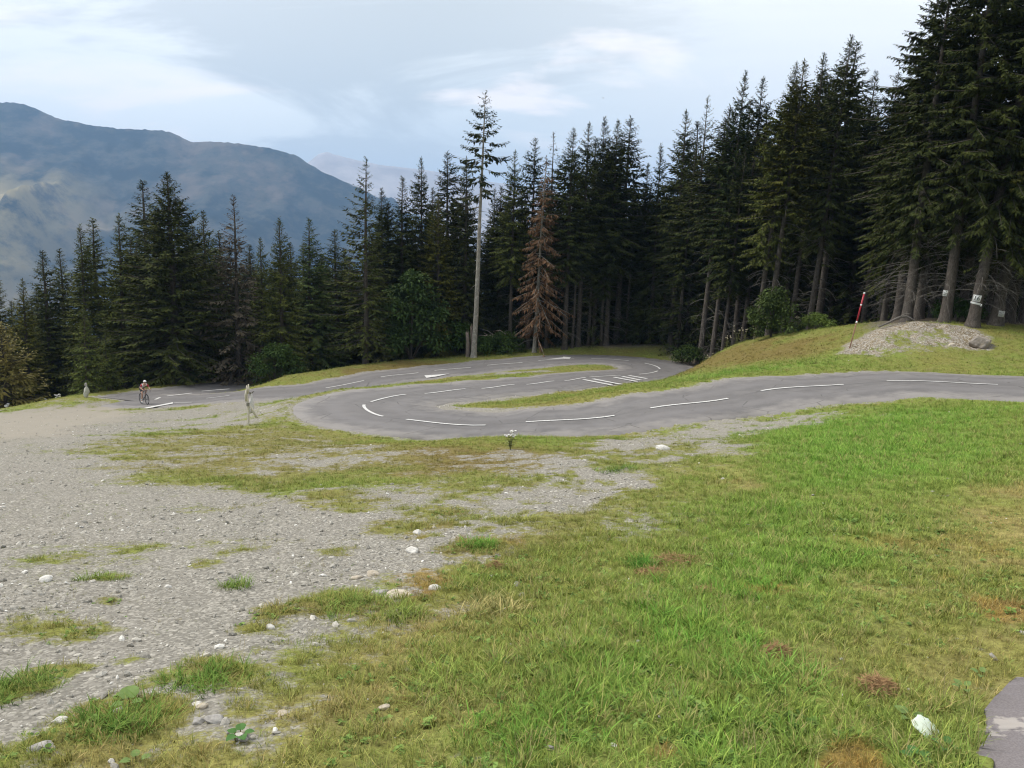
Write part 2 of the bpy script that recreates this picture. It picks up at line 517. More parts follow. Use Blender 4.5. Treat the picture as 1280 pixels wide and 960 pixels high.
def ground_cover(x, y, z=None):
    """returns (grass cover 0..1, grass colour rgb, mound soil 0..1, clearance to the road)"""
    x, y = np.ravel(x), np.ravel(y)
    clr, zr, side = road_near(x, y)
    R = np.hypot(x, y)
    n1 = fbm(x * 1.3, y * 1.3, 3, 4) - 0.5
    n2 = fbm(x * 0.35, y * 0.35, 9, 4) - 0.5
    n3 = fbm(x * 4.5, y * 4.5, 21, 3) - 0.5
    wob = 0.42 + 0.055 * R
    g = sdist(x, y, G_MAIN) + (n1 * 1.9 + n2 * 1.2 + n3 * 1.1) * wob
    gravel = sstep(g, -1.1 * wob, 1.3 * wob)
    gravel = gravel * (0.93 + 0.25 * np.clip(n1 * 3, -1, 0.3))
    for q in G_PATCH:
        s = sdist(x, y, q) + (n1 * 1.6 + n3 * 0.9) * wob * 0.7
        gravel = np.maximum(gravel, np.clip(0.75 + 1.3 * n3, 0, 1) * sstep(s, -0.8 * wob, 0.9 * wob))
    mixz = sstep(sdist(x, y, MIXED) + (n1 + n2) * 2.0, -1.2, 1.8)
    gravel = np.maximum(gravel, mixz * (0.40 + 1.0 * n1 + 0.5 * n2 + 0.7 * n3))
    mixc = sstep(sdist(x, y, MIXED3) + (n1 * 1.6 + n2 + n3) * wob, -0.7 * wob, 0.8 * wob)
    gravel = np.maximum(gravel, mixc * np.clip(0.66 + 1.5 * n3 + 1.0 * n1, 0, 1))
    mixb = sstep(sdist(x, y, MIXED2) + (n1 + n2) * 2.0, -1.2, 1.8)
    gravel = gravel * (1 - mixb) + mixb * np.clip(0.27 + 0.9 * n1 + 0.5 * n2 + 0.9 * n3, 0, 1)
    for (c, r) in TUFTS:
        d = np.hypot(x - c[0], (y - c[1])) / (r * 0.75 * (1 + 1.2 * n3 + 1.2 * n1))
        gravel = gravel * (1 - 0.7 * sstep(d, 1.5, 0.1))
    dust = sstep(sdist(x, y, G_DUST) + n1 * 2, -1, 1.5)
    # little weeds and moss showing in the gravel lot
    weeds = sstep(fbm(x * 0.55 + 3, y * 0.9, 31, 4), 0.54, 0.74) * (1 - dust) * 0.42
    gravel = gravel * (1 - weeds)
    # crumbling verge
    verge = sstep(clr + n3 * 0.7 + n1 * 0.4, 0.42, 0.0) * np.where(side < 0, 0.95, 0.5)
    island = (sstep(clr, 1.2, 0.5) * (side < 0) * sstep(x, 2.0, -1.0) * sstep(y, 24, 26) * sstep(y, 40, 37)) * sstep(n3 + n1, -0.4, 0.0)
    gravel = np.maximum(gravel, np.maximum(verge, island * 0.95))
    sliver = sstep(np.hypot((x - 0.5) / 3.5, (y - 53.5) / 1.6) + n1, 1.1, 0.4)
    gravel = np.maximum(gravel, 0.75 * sliver)
    md = sdist(x, y, MOUND) + n1 * 0.9
    soil = sstep(md, -0.3, 0.5)
    mg = sstep(sdist(x, y, MOUND_GREEN) + n1 * 1.8 + n3 * 0.8, -0.2, 0.5)
    soilbare = soil * (1 - 0.85 * mg * np.clip(0.62 + 2.2 * n3 + 1.4 * n1, 0, 1))
    cover = (1 - gravel) * (1 - soilbare)
    # deep in the forest: needle litter, hardly any grass
    fo = sstep(np.where(x < 8, y - (66.5 + 0.05 * x), y - 66 + 0.0 * x), -1.5, 3.0)
    ang = np.arctan2(x, y)
    fo = np.maximum(fo, sstep(ang, 0.40, 0.47) * sstep(y, 36.5, 38.5))
    fo = np.maximum(fo, sstep(x, 11, 15) * sstep(y + 1.0 * (x - 18) * (x < 18), 46, 49))
    fo = np.maximum(fo, sstep(-x, 24, 27) * sstep(y, 58, 62) + sstep(-x, 22, 25) * sstep(y, 63, 66))
    cover = cover * (1 - 0.75 * np.clip(fo, 0, 1))
    # colours
    lush = np.zeros(len(x)); brown = np.zeros(len(x)); straw = np.zeros(len(x))
    for k, q in enumerate(LUSH):
        lush = np.maximum(lush, sstep(sdist(x, y, q) + (n1 * 2.2 + n2 * 1.5) * wob, -1.3 * wob, 2.0 * wob))
    for q in BROWN:
        brown = np.maximum(brown, sstep(sdist(x, y, q) + n1 * (1.5 * np.minimum(wob, 2.0)) + n3 * 1.5, -0.8 * np.minimum(wob, 1.8), 0.8 * np.minimum(wob, 1.8)))
    for q in STRAW:
        straw = np.maximum(straw, sstep(sdist(x, y, q) + (n1 * 1.8 + n3) * wob, -0.5 * wob, 0.8 * wob))
    dryn = np.clip(0.55 + n2 * 1.6 + n1 * 1.0, 0, 1)
    c_lush = np.array([0.155, 0.295, 0.048]); c_olive = np.array([0.235, 0.240, 0.070]); c_straw = np.array([0.37, 0.30, 0.125]); c_brown = np.array([0.180, 0.145, 0.048]); c_mid = np.array([0.190, 0.265, 0.055])
    col = c_mid + (c_olive - c_mid) * dryn[:, None]
    col = col + (c_lush - col) * (lush * 0.9)[:, None]
    col = col + (c_straw - col) * np.clip(straw * (0.32 + n1 * 1.6), 0, 0.65)[:, None]
    col = col + (np.array([0.215, 0.205, 0.075]) - col) * (0.75 * np.maximum(mixb, 0.6 * mixz))[:, None]
    col = col + (c_brown - col) * (brown * 0.9)[:, None]
    rust = sstep(fbm(x * 1.6 + 40, y * 1.6, 57, 3), 0.70, 0.78) * sstep(R, 9, 4) * (x > -1)
    col = col + (np.array([0.34, 0.155, 0.06]) - col) * (rust * 0.55)[:, None]
    return np.clip(cover, 0, 1), col, soilbare, clr, np.clip(fo, 0, 1), dust


def zfine(x, y):
    """ground height with the roadbed cut in and small unevenness"""
    x, y = np.asarray(x, float), np.asarray(y, float)
    sh = x.shape
    x, y = x.ravel(), y.ravel()
    z = zbase(x, y)
    R = np.hypot(x, y)
    near = R < 110
    bump = (fbm(x * 0.9, y * 0.9, 77, 3) - 0.5) * 0.10 + (fbm(x * 5, y * 5, 78, 3) - 0.5) * 0.045
    md = np.zeros(len(x))
    md[near] = sstep(sdist(x[near], y[near], MOUND), -0.5, 1.0)
    bump = bump * (1 + 2.6 * md) + md * (fbm(x * 2.2, y * 2.2, 83, 3) - 0.5) * 0.22 + (fbm(x * 0.25, y * 0.25, 80, 3) - 0.5) * 0.12 * sstep(R, 3, 10)
    far = sstep(R, 70, 140)
    bump = bump + far * (fbm(x * 0.01, y * 0.01, 81, 4) - 0.5) * 18
    clr = np.full(len(x), 99.0)
    zr = np.zeros(len(x))
    c, zz, _ = road_near(x[near], y[near])
    clr[near], zr[near] = c, zz
    w = sstep(clr, 0.1, 1.3)
    z = (z + bump * sstep(clr, 0.0, 1.5)) * w + (zr - 0.03 + (bump * 0.35) * sstep(clr, 0.0, 0.4)) * (1 - w)
    z = np.where(clr < -0.12, zr - 0.12, z)
    pd = np.full(len(x), -9.0)
    m = R < 9
    pd[m] = sdist(x[m], y[m], PATH)
    z = np.where(pd > 0.05, z - 0.08, z)
    return z.reshape(sh)


# ------------------------------------------------------------------ materials
def mat(name, base=(0.5, 0.5, 0.5), rough=0.8, spec=0.3, build=None, metal=0.0):
    m = bpy.data.materials.new(name)
    m.use_nodes = True
    nt = m.node_tree
    b = nt.nodes['Principled BSDF']
    b.inputs['Base Color'].default_value = (*base, 1)
    b.inputs['Roughness'].default_value = rough
    b.inputs['Specular IOR Level'].default_value = spec
    b.inputs['Metallic'].default_value = metal
    if build: build(NT(nt, b))
    return m


class NT:
    """small shader-graph writer"""
    def __init__(s, nt, b):
        s.nt, s.b = nt, b

    def n(s, t, **kw):
        x = s.nt.nodes.new(t)
        for k, v in kw.items(): setattr(x, k, v)
        return x

    def l(s, a, b): s.nt.links.new(a, b)

    def set(s, sock, v):
        if isinstance(v, (int, float)): sock.default_value = v
        elif isinstance(v, tuple): sock.default_value = (*v, 1) if len(v) == 3 and sock.type == 'RGBA' else v
        else: s.l(v, sock)

    def coord(s, kind='Object'):
        return s.n('ShaderNodeTexCoord').outputs[kind]

    def noise(s, vec, scale, detail=4, rough=0.55, out='Fac'):
        x = s.n('ShaderNodeTexNoise')
        s.l(vec, x.inputs['Vector'])
        x.inputs['Scale'].default_value = scale
        x.inputs['Detail'].default_value = detail
        x.inputs['Roughness'].default_value = rough
        return x.outputs[out]

    def voro(s, vec, scale, out='Distance', feature='F1'):
        x = s.n('ShaderNodeTexVoronoi', feature=feature)
        s.l(vec, x.inputs['Vector'])
        x.inputs['Scale'].default_value = scale
        return x.outputs[out]

    def ramp(s, x, a, b, lo=0.0, hi=1.0):
        m = s.n('ShaderNodeMapRange', interpolation_type='SMOOTHSTEP')
        s.set(m.inputs[0], x)
        for i, v in enumerate((a, b, lo, hi)): m.inputs[i + 1].default_value = v
        return m.outputs[0]

    def math(s, op, a, b=0.0, clamp=False):
        m = s.n('ShaderNodeMath', operation=op, use_clamp=clamp)
        s.set(m.inputs[0], a)
        s.set(m.inputs[1], b)
        return m.outputs[0]

    def mix(s, f, a, b, blend='MIX'):
        m = s.n('ShaderNodeMix', data_type='RGBA', blend_type=blend)
        s.set(m.inputs[0], f)
        s.set(m.inputs[6], a)
        s.set(m.inputs[7], b)
        return m.outputs[2]

    def attr(s, name, kind='GEOMETRY', out='Color'):
        return s.n('ShaderNodeAttribute', attribute_name=name, attribute_type=kind).outputs[out]

    def color(s, c): s.set(s.b.inputs['Base Color'], c)

    def bump(s, h, strength=0.5, dist=0.02):
        x = s.n('ShaderNodeBump')
        x.inputs['Strength'].default_value = strength
        x.inputs['Distance'].default_value = dist
        s.l(h, x.inputs['Height'])
        s.l(x.outputs[0], s.b.inputs['Normal'])


def m_ground(g):
    P = g.coord('Object')
    cover = g.attr('cover', out='Fac')
    soil = g.attr('soil', out='Fac')
    forest = g.attr('forest', out='Fac')
    dust = g.attr('dust', out='Fac')
    gc = g.attr('grass')
    # gravel: three sizes of stone over grey beige grit
    grit = g.noise(P, 55, 4, 0.7)
    big = g.noise(P, 0.7, 5, 0.6)
    v1 = g.voro(P, 22, 'Color')
    s1 = g.n('ShaderNodeSeparateColor')
    g.l(v1, s1.inputs[0])
    d1 = g.voro(P, 22)
    v2 = g.voro(P, 60, 'Color')
    s2 = g.n('ShaderNodeSeparateColor')
    g.l(v2, s2.inputs[0])
    base = g.mix(g.ramp(grit, 0.3, 0.7), (0.140, 0.131, 0.111), (0.256, 0.242, 0.208))
    base = g.mix(g.ramp(big, 0.35, 0.7, 0, 0.5), base, (0.215, 0.197, 0.172))
    st = g.mix(s1.outputs[1], (0.20, 0.188, 0.163), (0.45, 0.425, 0.372))
    near = g.math('MULTIPLY', g.ramp(s1.outputs[0], 0.45, 0.55), g.ramp(d1, 0.5, 0.3))
    base = g.mix(g.math('MULTIPLY', near, g.math('SUBTRACT', 1.0, dust)), base, st)
    st2 = g.mix(s2.outputs[1], (0.13, 0.121, 0.105), (0.40, 0.376, 0.328))
    base = g.mix(g.math('MULTIPLY', g.ramp(s2.outputs[0], 0.3, 0.4), g.math('SUBTRACT', 0.7, g.math('MULTIPLY', dust, 0.6))), base, st2)
    base = g.mix(g.math('MULTIPLY', dust, 0.8), base, g.mix(grit, (0.25, 0.226, 0.187), (0.335, 0.305, 0.255)))
    # soil of the mound
    so = g.mix(g.ramp(g.noise(P, 3.5, 6, 0.65), 0.35, 0.7), (0.125, 0.098, 0.062), (0.285, 0.238, 0.165))
    so = g.mix(g.math('MULTIPLY', g.ramp(s1.outputs[0], 0.6, 0.66), 0.7), so, (0.42, 0.40, 0.37))
    base = g.mix(soil, base, so)
    # turf between the blades
    tn = g.noise(P, 14, 5, 0.7)
    tv = g.noise(P, 2.2, 4, 0.6)
    tf = g.noise(P, 60, 4, 0.75)
    turf = g.mix(g.ramp(tn, 0.3, 0.72), g.mix(1.0, gc, (0.60, 0.55, 0.55), 'MULTIPLY'), g.mix(1.0, gc, (1.15, 1.08, 1.1), 'MULTIPLY'))
    turf = g.mix(g.ramp(tv, 0.42, 0.72, 0, 0.4), turf, (0.22, 0.175, 0.085))
    turf = g.mix(g.ramp(tf, 0.52, 0.36, 0, 0.6), turf, (0.055, 0.048, 0.025))
    turf = g.mix(g.ramp(tf, 0.60, 0.75, 0, 0.5), turf, (0.33, 0.30, 0.17))
    edge = g.math('ADD', cover, g.math('MULTIPLY', g.math('SUBTRACT', g.noise(P, 6.5, 9, 0.82), 0.5), 2.6))
    base = g.mix(g.ramp(edge, 0.40, 0.80), base, turf)
    lit = g.mix(g.ramp(tn, 0.3, 0.7), (0.035, 0.026, 0.017), (0.085, 0.06, 0.036))
    base = g.mix(g.math('MULTIPLY', forest, 0.8), base, lit)
    g.color(base)
    h = g.math('ADD', g.math('MULTIPLY', grit, 0.6), g.math('MULTIPLY', g.math('SUBTRACT', 1.0, d1), 0.5))
    g.bump(h, 0.6, 0.02)


def m_asphalt(g):
    P = g.coord('Object')
    lat = g.attr('lat', out='Fac')
    fine = g.noise(P, 90, 3, 0.7)
    mid = g.noise(P, 1.6, 6, 0.62)
    big = g.noise(P, 0.22, 4, 0.5)
    c = g.mix(g.ramp(mid, 0.3, 0.72), (0.100, 0.094, 0.092), (0.150, 0.142, 0.138))
    pt = g.voro(P, 0.16, 'Color')
    ps = g.n('ShaderNodeSeparateColor')
    g.l(pt, ps.inputs[0])
    c = g.mix(g.ramp(ps.outputs[0], 0.7, 0.72, 0, 0.35), c, (0.092, 0.086, 0.088))
    c = g.mix(g.ramp(big, 0.4, 0.65, 0, 0.6), c, (0.135, 0.126, 0.124))
    # pale dust off the wheel tracks and along the edges
    e = g.math('ABSOLUTE', lat)
    en = g.math('ADD', e, g.math('MULTIPLY', g.math('SUBTRACT', mid, 0.5), 0.9))
    c = g.mix(g.ramp(en, 0.55, 1.0, 0, 0.8), c, (0.235, 0.218, 0.202))
    tr = g.math('ABSOLUTE', g.math('SUBTRACT', e, 0.42))
    c = g.mix(g.ramp(tr, 0.2, 0.02, 0, 0.35), c, (0.18, 0.170, 0.170))
    c = g.mix(g.ramp(fine, 0.35, 0.8, 0, 0.45), c, (0.215, 0.205, 0.203))
    c = g.mix(g.math('MULTIPLY', g.ramp(e, 0.028, 0.012), g.ramp(mid, 0.40, 0.6, 0, 0.6)), c, (0.06, 0.056, 0.055))
    cr = g.voro(P, 0.5, feature='DISTANCE_TO_EDGE')
    c = g.mix(g.math('MULTIPLY', g.ramp(cr, 0.014, 0.005), g.ramp(mid, 0.46, 0.56, 0, 0.7)), c, (0.07, 0.065, 0.06))
    g.color(c)
    g.bump(fine, 0.35, 0.008)


def m_paint(g):
    P = g.coord('Object')
    w = g.noise(P, 22, 5, 0.75)
    c = g.mix(g.ramp(w, 0.44, 0.66, 0, 0.8), (0.62, 0.61, 0.59), (0.26, 0.25, 0.245))
    g.color(c)


def m_bark(lo, hi, sc=1.0, lich=0.35):
    def f(g):
        P = g.coord('Object')
        mp = g.n('ShaderNodeMapping')
        mp.inputs['Scale'].default_value = (1, 1, 0.28)
        g.l(P, mp.inputs[0])
        a = g.noise(mp.outputs[0], 16 * sc, 5, 0.7)
        b = g.noise(P, 2.4 * sc, 5, 0.65)
        c = g.mix(g.ramp(a, 0.3, 0.7), lo, hi)
        c = g.mix(g.ramp(b, 0.52, 0.7, 0, lich), c, tuple(min(1, v * 1.9) for v in hi))
        g.color(c)
        g.bump(a, 0.8, 0.03)
    return f


def m_leafy(a, b, c, hue=0.15):
    """foliage: two greens in clumps, a third on scattered sprays, each tree a little different"""
    def f(g):
        P = g.coord('Object')
        n1 = g.noise(P, 0.9, 3, 0.6)
        n2 = g.noise(P, 5.0, 3, 0.6)
        oi = g.n('ShaderNodeObjectInfo')
        col = g.mix(g.ramp(n1, 0.35, 0.68), a, b)
        col = g.mix(g.ramp(n2, 0.5, 0.78, 0, 0.8), col, c)
        col = g.mix(1.0, col, oi.outputs['Color'], 'MULTIPLY')
        k = g.ramp(oi.outputs['Random'], 0, 1, 0.8, 1.2)
        cb = g.n('ShaderNodeCombineColor')
        for i in range(3): g.l(k, cb.inputs[i])
        col = g.mix(1.0, col, cb.outputs[0], 'MULTIPLY')
        g.color(col)
    return f


def m_speck(a, b, scale=20, c=None):
    def f(g):
        P = g.coord('Object')
        n = g.noise(P, scale, 5, 0.7)
        col = g.mix(g.ramp(n, 0.3, 0.7), a, b)
        if c: col = g.mix(g.ramp(g.noise(P, scale * 0.3, 4, 0.6), 0.5, 0.66), col, c)
        g.color(col)
        g.bump(n, 0.5, 0.01)
    return f


def m_blade(g):
    c = g.attr('gcol', 'INSTANCER')
    v = g.attr('blade', out='Fac')
    c = g.mix(g.ramp(v, 0.1, 0.95), g.mix(1.0, c, (0.70, 0.75, 0.68), 'MULTIPLY'), g.mix(1.0, c, (1.5, 1.32, 1.35), 'MULTIPLY'))
    g.color(c)
    g.b.inputs['Transmission Weight'].default_value = 0.0


def m_pebble(g):
    c = g.attr('gcol', 'INSTANCER')
    n = g.noise(g.coord('Object'), 3.0, 4, 0.7)
    g.color(g.mix(1.0, c, g.mix(g.ramp(n, 0.3, 0.7), (0.75, 0.74, 0.72), (1.15, 1.15, 1.15)), 'MULTIPLY'))


MAT = {}
MAT['ground'] = mat('ground_cover', rough=1.0, spec=0.02, build=m_ground)
MAT['asphalt'] = mat('asphalt', rough=0.85, spec=0.3, build=m_asphalt)
MAT['paint'] = mat('road_paint', rough=0.6, build=m_paint)
MAT['bark'] = mat('spruce_bark', rough=0.95, spec=0.1, build=m_bark((0.050, 0.042, 0.036), (0.115, 0.100, 0.085)))
MAT['bark_pale'] = mat('pale_bark', rough=0.95, spec=0.1, build=m_bark((0.16, 0.145, 0.125), (0.33, 0.31, 0.27), 1.0, 0.5))
MAT['deadwood'] = mat('dead_wood', rough=0.95, spec=0.1, build=m_bark((0.09, 0.08, 0.07), (0.20, 0.185, 0.165), 2))
MAT['needle'] = mat('spruce_needles', rough=0.85, spec=0.06, build=m_leafy((0.042, 0.056, 0.018), (0.062, 0.074, 0.023), (0.120, 0.122, 0.042)))
MAT['needle_dead'] = mat('dead_needles', rough=0.9, spec=0.1, build=m_leafy((0.125, 0.074, 0.045), (0.185, 0.112, 0.067), (0.25, 0.165, 0.105)))
MAT['needle_grey'] = mat('greyish_needles', rough=0.9, spec=0.1, build=m_leafy((0.05, 0.045, 0.035), (0.07, 0.065, 0.048), (0.10, 0.085, 0.066)))
MAT['leaf'] = mat('broad_leaves', rough=0.75, spec=0.1, build=m_leafy((0.045, 0.075, 0.020), (0.07, 0.11, 0.030), (0.11, 0.15, 0.048)))
MAT['blade'] = mat('grass_blade', rough=0.8, spec=0.06, build=m_blade)
MAT['pebble'] = mat('pebble_stone', rough=0.9, spec=0.2, build=m_pebble)


# ------------------------------------------------------------------ the ground sheet
def build_ground():
    a = np.concatenate([np.linspace(-180, -62, 40)[:-1], np.linspace(-62, -42, 50)[:-1], np.linspace(-42, 42, 520), np.linspace(42, 62, 50)[1:], np.linspace(62, 180, 40)[1:-1]])
    a = np.radians(a)
    r = [0.35]
    while r[-1] < 7500:
        x = r[-1]
        r.append(x + (min(max(0.0115 * x, 0.012), 0.24) if x < 78 else 0.09 * (x - 70)))
    r = np.array(r)
    A, Rr = np.meshgrid(a, r)
    X, Y = np.sin(A) * Rr, np.cos(A) * Rr
    Z = zfine(X, Y)
    nr, na = X.shape
    V = np.stack([X, Y, Z], -1).reshape(-1, 3)
    V = np.vstack([V, [0, 0, float(zfine(np.array([0.]), np.array([0.]))[0])]])
    i = np.arange(nr - 1)[:, None] * na
    j = np.arange(na)[None]
    k = (j + 1) % na
    Q = np.stack([i + k, i + j, i + na + j, i + na + k], -1).reshape(-1, 4)
    jj = np.arange(na)
    T = np.stack([np.full(na, nr * na), jj, (jj + 1) % na], -1)[:, [0, 2, 1]]
    me = np_data('ground', V, Q, MAT['ground'], True, T)
    cover, col, soil, clr, fo, dust = ground_cover(V[:, 0], V[:, 1])
    R = np.hypot(V[:, 0], V[:, 1])
    fo = np.maximum(fo, sstep(R, 80, 110))
    for nm, arr in (('cover', cover), ('soil', soil), ('forest', fo), ('dust', dust)):
        at = me.attributes.new(nm, 'FLOAT', 'POINT')
        at.data.foreach_set('value', arr.astype(np.float32))
    at = me.attributes.new('grass', 'FLOAT_COLOR', 'POINT')
    at.data.foreach_set('color', np.hstack([col, np.ones((len(col), 1))]).astype(np.float32).ravel())
    o = link('ground', me)
    tag(o, 'sloping meadow and gravel lot falling away to the wooded hairpin road', None, None, 'structure')


build_ground()


# ------------------------------------------------------------------ roads and their paint
def strip(S, Nn, name, dz, label, ragged=0.18):
    n = len(S)
    lats = np.array([-1, -0.94, -0.6, -0.2, 0.2, 0.6, 0.94, 1.0])
    V, L = [], []
    for i in range(n):
        for k, l in enumerate(lats):
            hw = S[i, 3] if l > 0 else S[i, 4]
            w = hw * l
            if k in (0, 7):
                w += np.sign(l) * ragged * (fbm(np.array([i * 0.35]), np.array([5.0 + k]), 5, 3)[0] - 0.5) * 2
            z = S[i, 2] + dz - 0.02 * abs(l) - (0.10 if k in (0, 7) else 0)
            V.append((S[i, 0] + Nn[i, 0] * w, S[i, 1] + Nn[i, 1] * w, z))
            L.append(l)
    m = len(lats)
    Q = [(i * m + k, i * m + k + 1, (i + 1) * m + k + 1, (i + 1) * m + k) for i in range(n - 1) for k in range(m - 1)]
    me = np_data(name, np.array(V), np.array(Q)[:, ::-1], MAT['asphalt'], True)
    at = me.attributes.new('lat', 'FLOAT', 'POINT')
    at.data.foreach_set('value', np.array(L, np.float32))
    o = link(name, me)
    return tag(o, label, None, None, 'structure')


hairpin = strip(RS, RN, 'road', 0.03, 'grey asphalt mountain road winding down through two hairpin bends')
lower = strip(BS, BN, 'road', 0.005, 'side road leaving the bend behind the grass bank beside the forest')


def road_point(key, lat=0.0, dz=0.045):
    i = np.interp(key, RKEY, np.arange(len(RKEY)))
    a = int(min(i, len(RS) - 2))
    t = i - a
    p = RS[a] * (1 - t) + RS[a + 1] * t
    nn = RN[a] * (1 - t) + RN[a + 1] * t
    return np.array([p[0] + nn[0] * lat, p[1] + nn[1] * lat, p[2] + dz - 0.02 * abs(lat) / 3])


def dash(k0, k1, lat=0.0, w=0.12, parent=None, name='lane_dash'):
    n = max(3, int(abs(k1 - k0) * 8))
    V = []
    for k in np.linspace(k0, k1, n):
        for s in (-1, 1):
            V.append(road_point(k, lat + s * w / 2))
    Q = [(2 * i, 2 * i + 2, 2 * i + 3, 2 * i + 1) for i in range(n - 1)]
    return link(name, np_data(name, np.array(V), np.array(Q), MAT['paint']), parent or hairpin)


off = 3                                                   # ROAD row of the first measured station
for a in list(range(0, 22, 2)) + list(range(26, 40, 2)):
    dash(off + a, off + a + 1)
dash(off - 2.3, off - 0.75)
dash(off + 21.25, off + 23.0, name='edge_line')
dash(off + 24.2, off + 25.6)
dash(off + 40.3, off + 41.0)


def road_px(px, py, dz=0.05):
    """a photograph pixel on the asphalt, on the plane of the nearest stretch of road"""
    d = ray(px, py)
    P = d[None] * np.arange(20, 70, 0.1)[:, None] + np.array([0, 0, EYE])
    best = None
    for k in range(len(P)):
        i = ((RS[:, :2] - P[k, :2]) ** 2).sum(1).argmin()
        h = P[k, 2] - (RS[i, 2] + dz)
        if h < 0 and math.hypot(*(RS[i, :2] - P[k, :2])) < 4.5:
            t0, t1 = hp, h
            return P[k - 1] + (P[k] - P[k - 1]) * (t0 / (t0 - t1))
        hp = h
    return P[-1]


def px_poly(pts, name, parent=None, dz=0.05):
    V = np.array([road_px(px, py, dz) for px, py in pts])
    me = bpy.data.meshes.new(name)
    me.from_pydata([tuple(v) for v in V], [], [tuple(range(len(V)))])
    me.materials.append(MAT['paint'])
    me.update()
    if me.polygons[0].normal.z < 0: me.flip_normals()
    return link(name, me, parent or hairpin)


def px_bar(p, q, w, name, parent=None, dz=0.05):
    a, b = road_px(*p, dz), road_px(*q, dz)
    t = (b - a)
    t[2] = 0
    t /= np.linalg.norm(t)
    s = np.array([-t[1], t[0], 0]) * w / 2
    V = np.array([a - s, b - s, b + s, a + s])
    return link(name, np_data(name, V, np.array([(0, 1, 2, 3)]), MAT['paint']), parent or hairpin)


for p, q in (((729.5, 474.3), (765, 481.2)), ((741, 473.4), (775, 480)), ((767.5, 471.4), (796, 476.7)), ((777.5, 470.2), (801.5, 475.2)), ((786, 469.2), (808.7, 473.2))):
    px_bar(p, q, 0.26, 'hatch_bar')
px_poly([(530.5, 469.2), (533, 472.2), (545, 470.6), (562, 466.9), (547, 468.2)], 'arrow_marking')
px_poly([(683, 449.1), (704, 446.6), (704, 445.7), (713.5, 446.4), (712, 448.6), (704, 448.3)], 'arrow_marking')
px_poly([(180, 509.8), (216.5, 502.7), (216, 504.4), (184, 510.3)], 'give_way_line')
px_bar((218, 503.0), (240, 502.7), 0.12, 'edge_line')
px_bar((209, 494.9), (240, 491.2), 0.14, 'lane_dash', None, 0.06)
px_bar((252, 488.8), (287, 486.0), 0.14, 'lane_dash', lower, 0.06)
px_bar((194, 499.3), (200, 496.7), 0.16, 'arrow_marking')

# corner of asphalt path in the near right foreground
def build_path():
    n = len(PATH)
    P = PATH
    pts = []
    for i in range(n):
        a, b = P[i], P[(i + 1) % n]
        for k in range(8):
            q = a + (b - a) * k / 8
            j = (fbm(np.array([q[0] * 14]), np.array([q[1] * 14]), 44, 4)[0] - 0.5) * 0.17
            pts.append(q + j)
    from mathutils.geometry import tessellate_polygon
    pts = np.array(pts)
    m = len(pts)
    zz = zbase(pts[:, 0], pts[:, 1]) - 0.012
    V = np.vstack([np.column_stack([pts, zz]), np.column_stack([pts, zz - 0.08])])
    T = np.array(tessellate_polygon([[Vector((p[0], p[1], 0)) for p in pts]]))
    n3 = np.cross(V[T[:, 1]] - V[T[:, 0]], V[T[:, 2]] - V[T[:, 0]])[:, 2] < 0
    T[n3] = T[n3][:, ::-1]
    Q = np.array([(i, i + m, (i + 1) % m + m, (i + 1) % m) for i in range(m)])
    me = np_data('path', V, T, MAT['path'], False, Q)
    o = link('path', me)
    tag(o, 'corner of cracked grey asphalt path with pale patches beside the grass', None, None, 'structure')


def m_path(g):
    P = g.coord('Object')
    fine = g.noise(P, 120, 4, 0.7)
    n = g.noise(P, 5, 5, 0.6)
    c = g.mix(g.ramp(fine, 0.3, 0.7), (0.135, 0.120, 0.122), (0.205, 0.185, 0.187))
    c = g.mix(g.ramp(n, 0.56, 0.62, 0, 0.8), c, (0.36, 0.33, 0.30))
    g.color(c)
    g.bump(fine, 0.5, 0.006)


MAT['path'] = mat('worn_path_asphalt', rough=0.9, build=m_path)
build_path()


# ------------------------------------------------------------------ mountains far off
def m_mountain(g):
    P = g.coord('Object')
    n1 = g.noise(P, 0.0030, 6, 0.62)
    n2 = g.noise(P, 0.011, 6, 0.7)
    mead = g.attr('meadow', out='Fac')
    n3 = g.noise(P, 0.03, 5, 0.75)
    c = g.mix(g.ramp(n2, 0.42, 0.62), (0.012, 0.017, 0.014), (0.065, 0.062, 0.046))
    c = g.mix(g.ramp(n3, 0.5, 0.62, 0, 0.6), c, (0.014, 0.018, 0.014))
    c = g.mix(g.math('MULTIPLY', g.ramp(n1, 0.51, 0.62, 0, 0.6), g.ramp(n2, 0.62, 0.42)), c, (0.20, 0.155, 0.115))
    spots = g.ramp(n2, 0.52, 0.62)
    c = g.mix(g.math('MULTIPLY', mead, g.ramp(g.noise(P, 0.010, 6, 0.7), 0.66, 0.42)), c, (0.36, 0.29, 0.14))
    g.color(c)


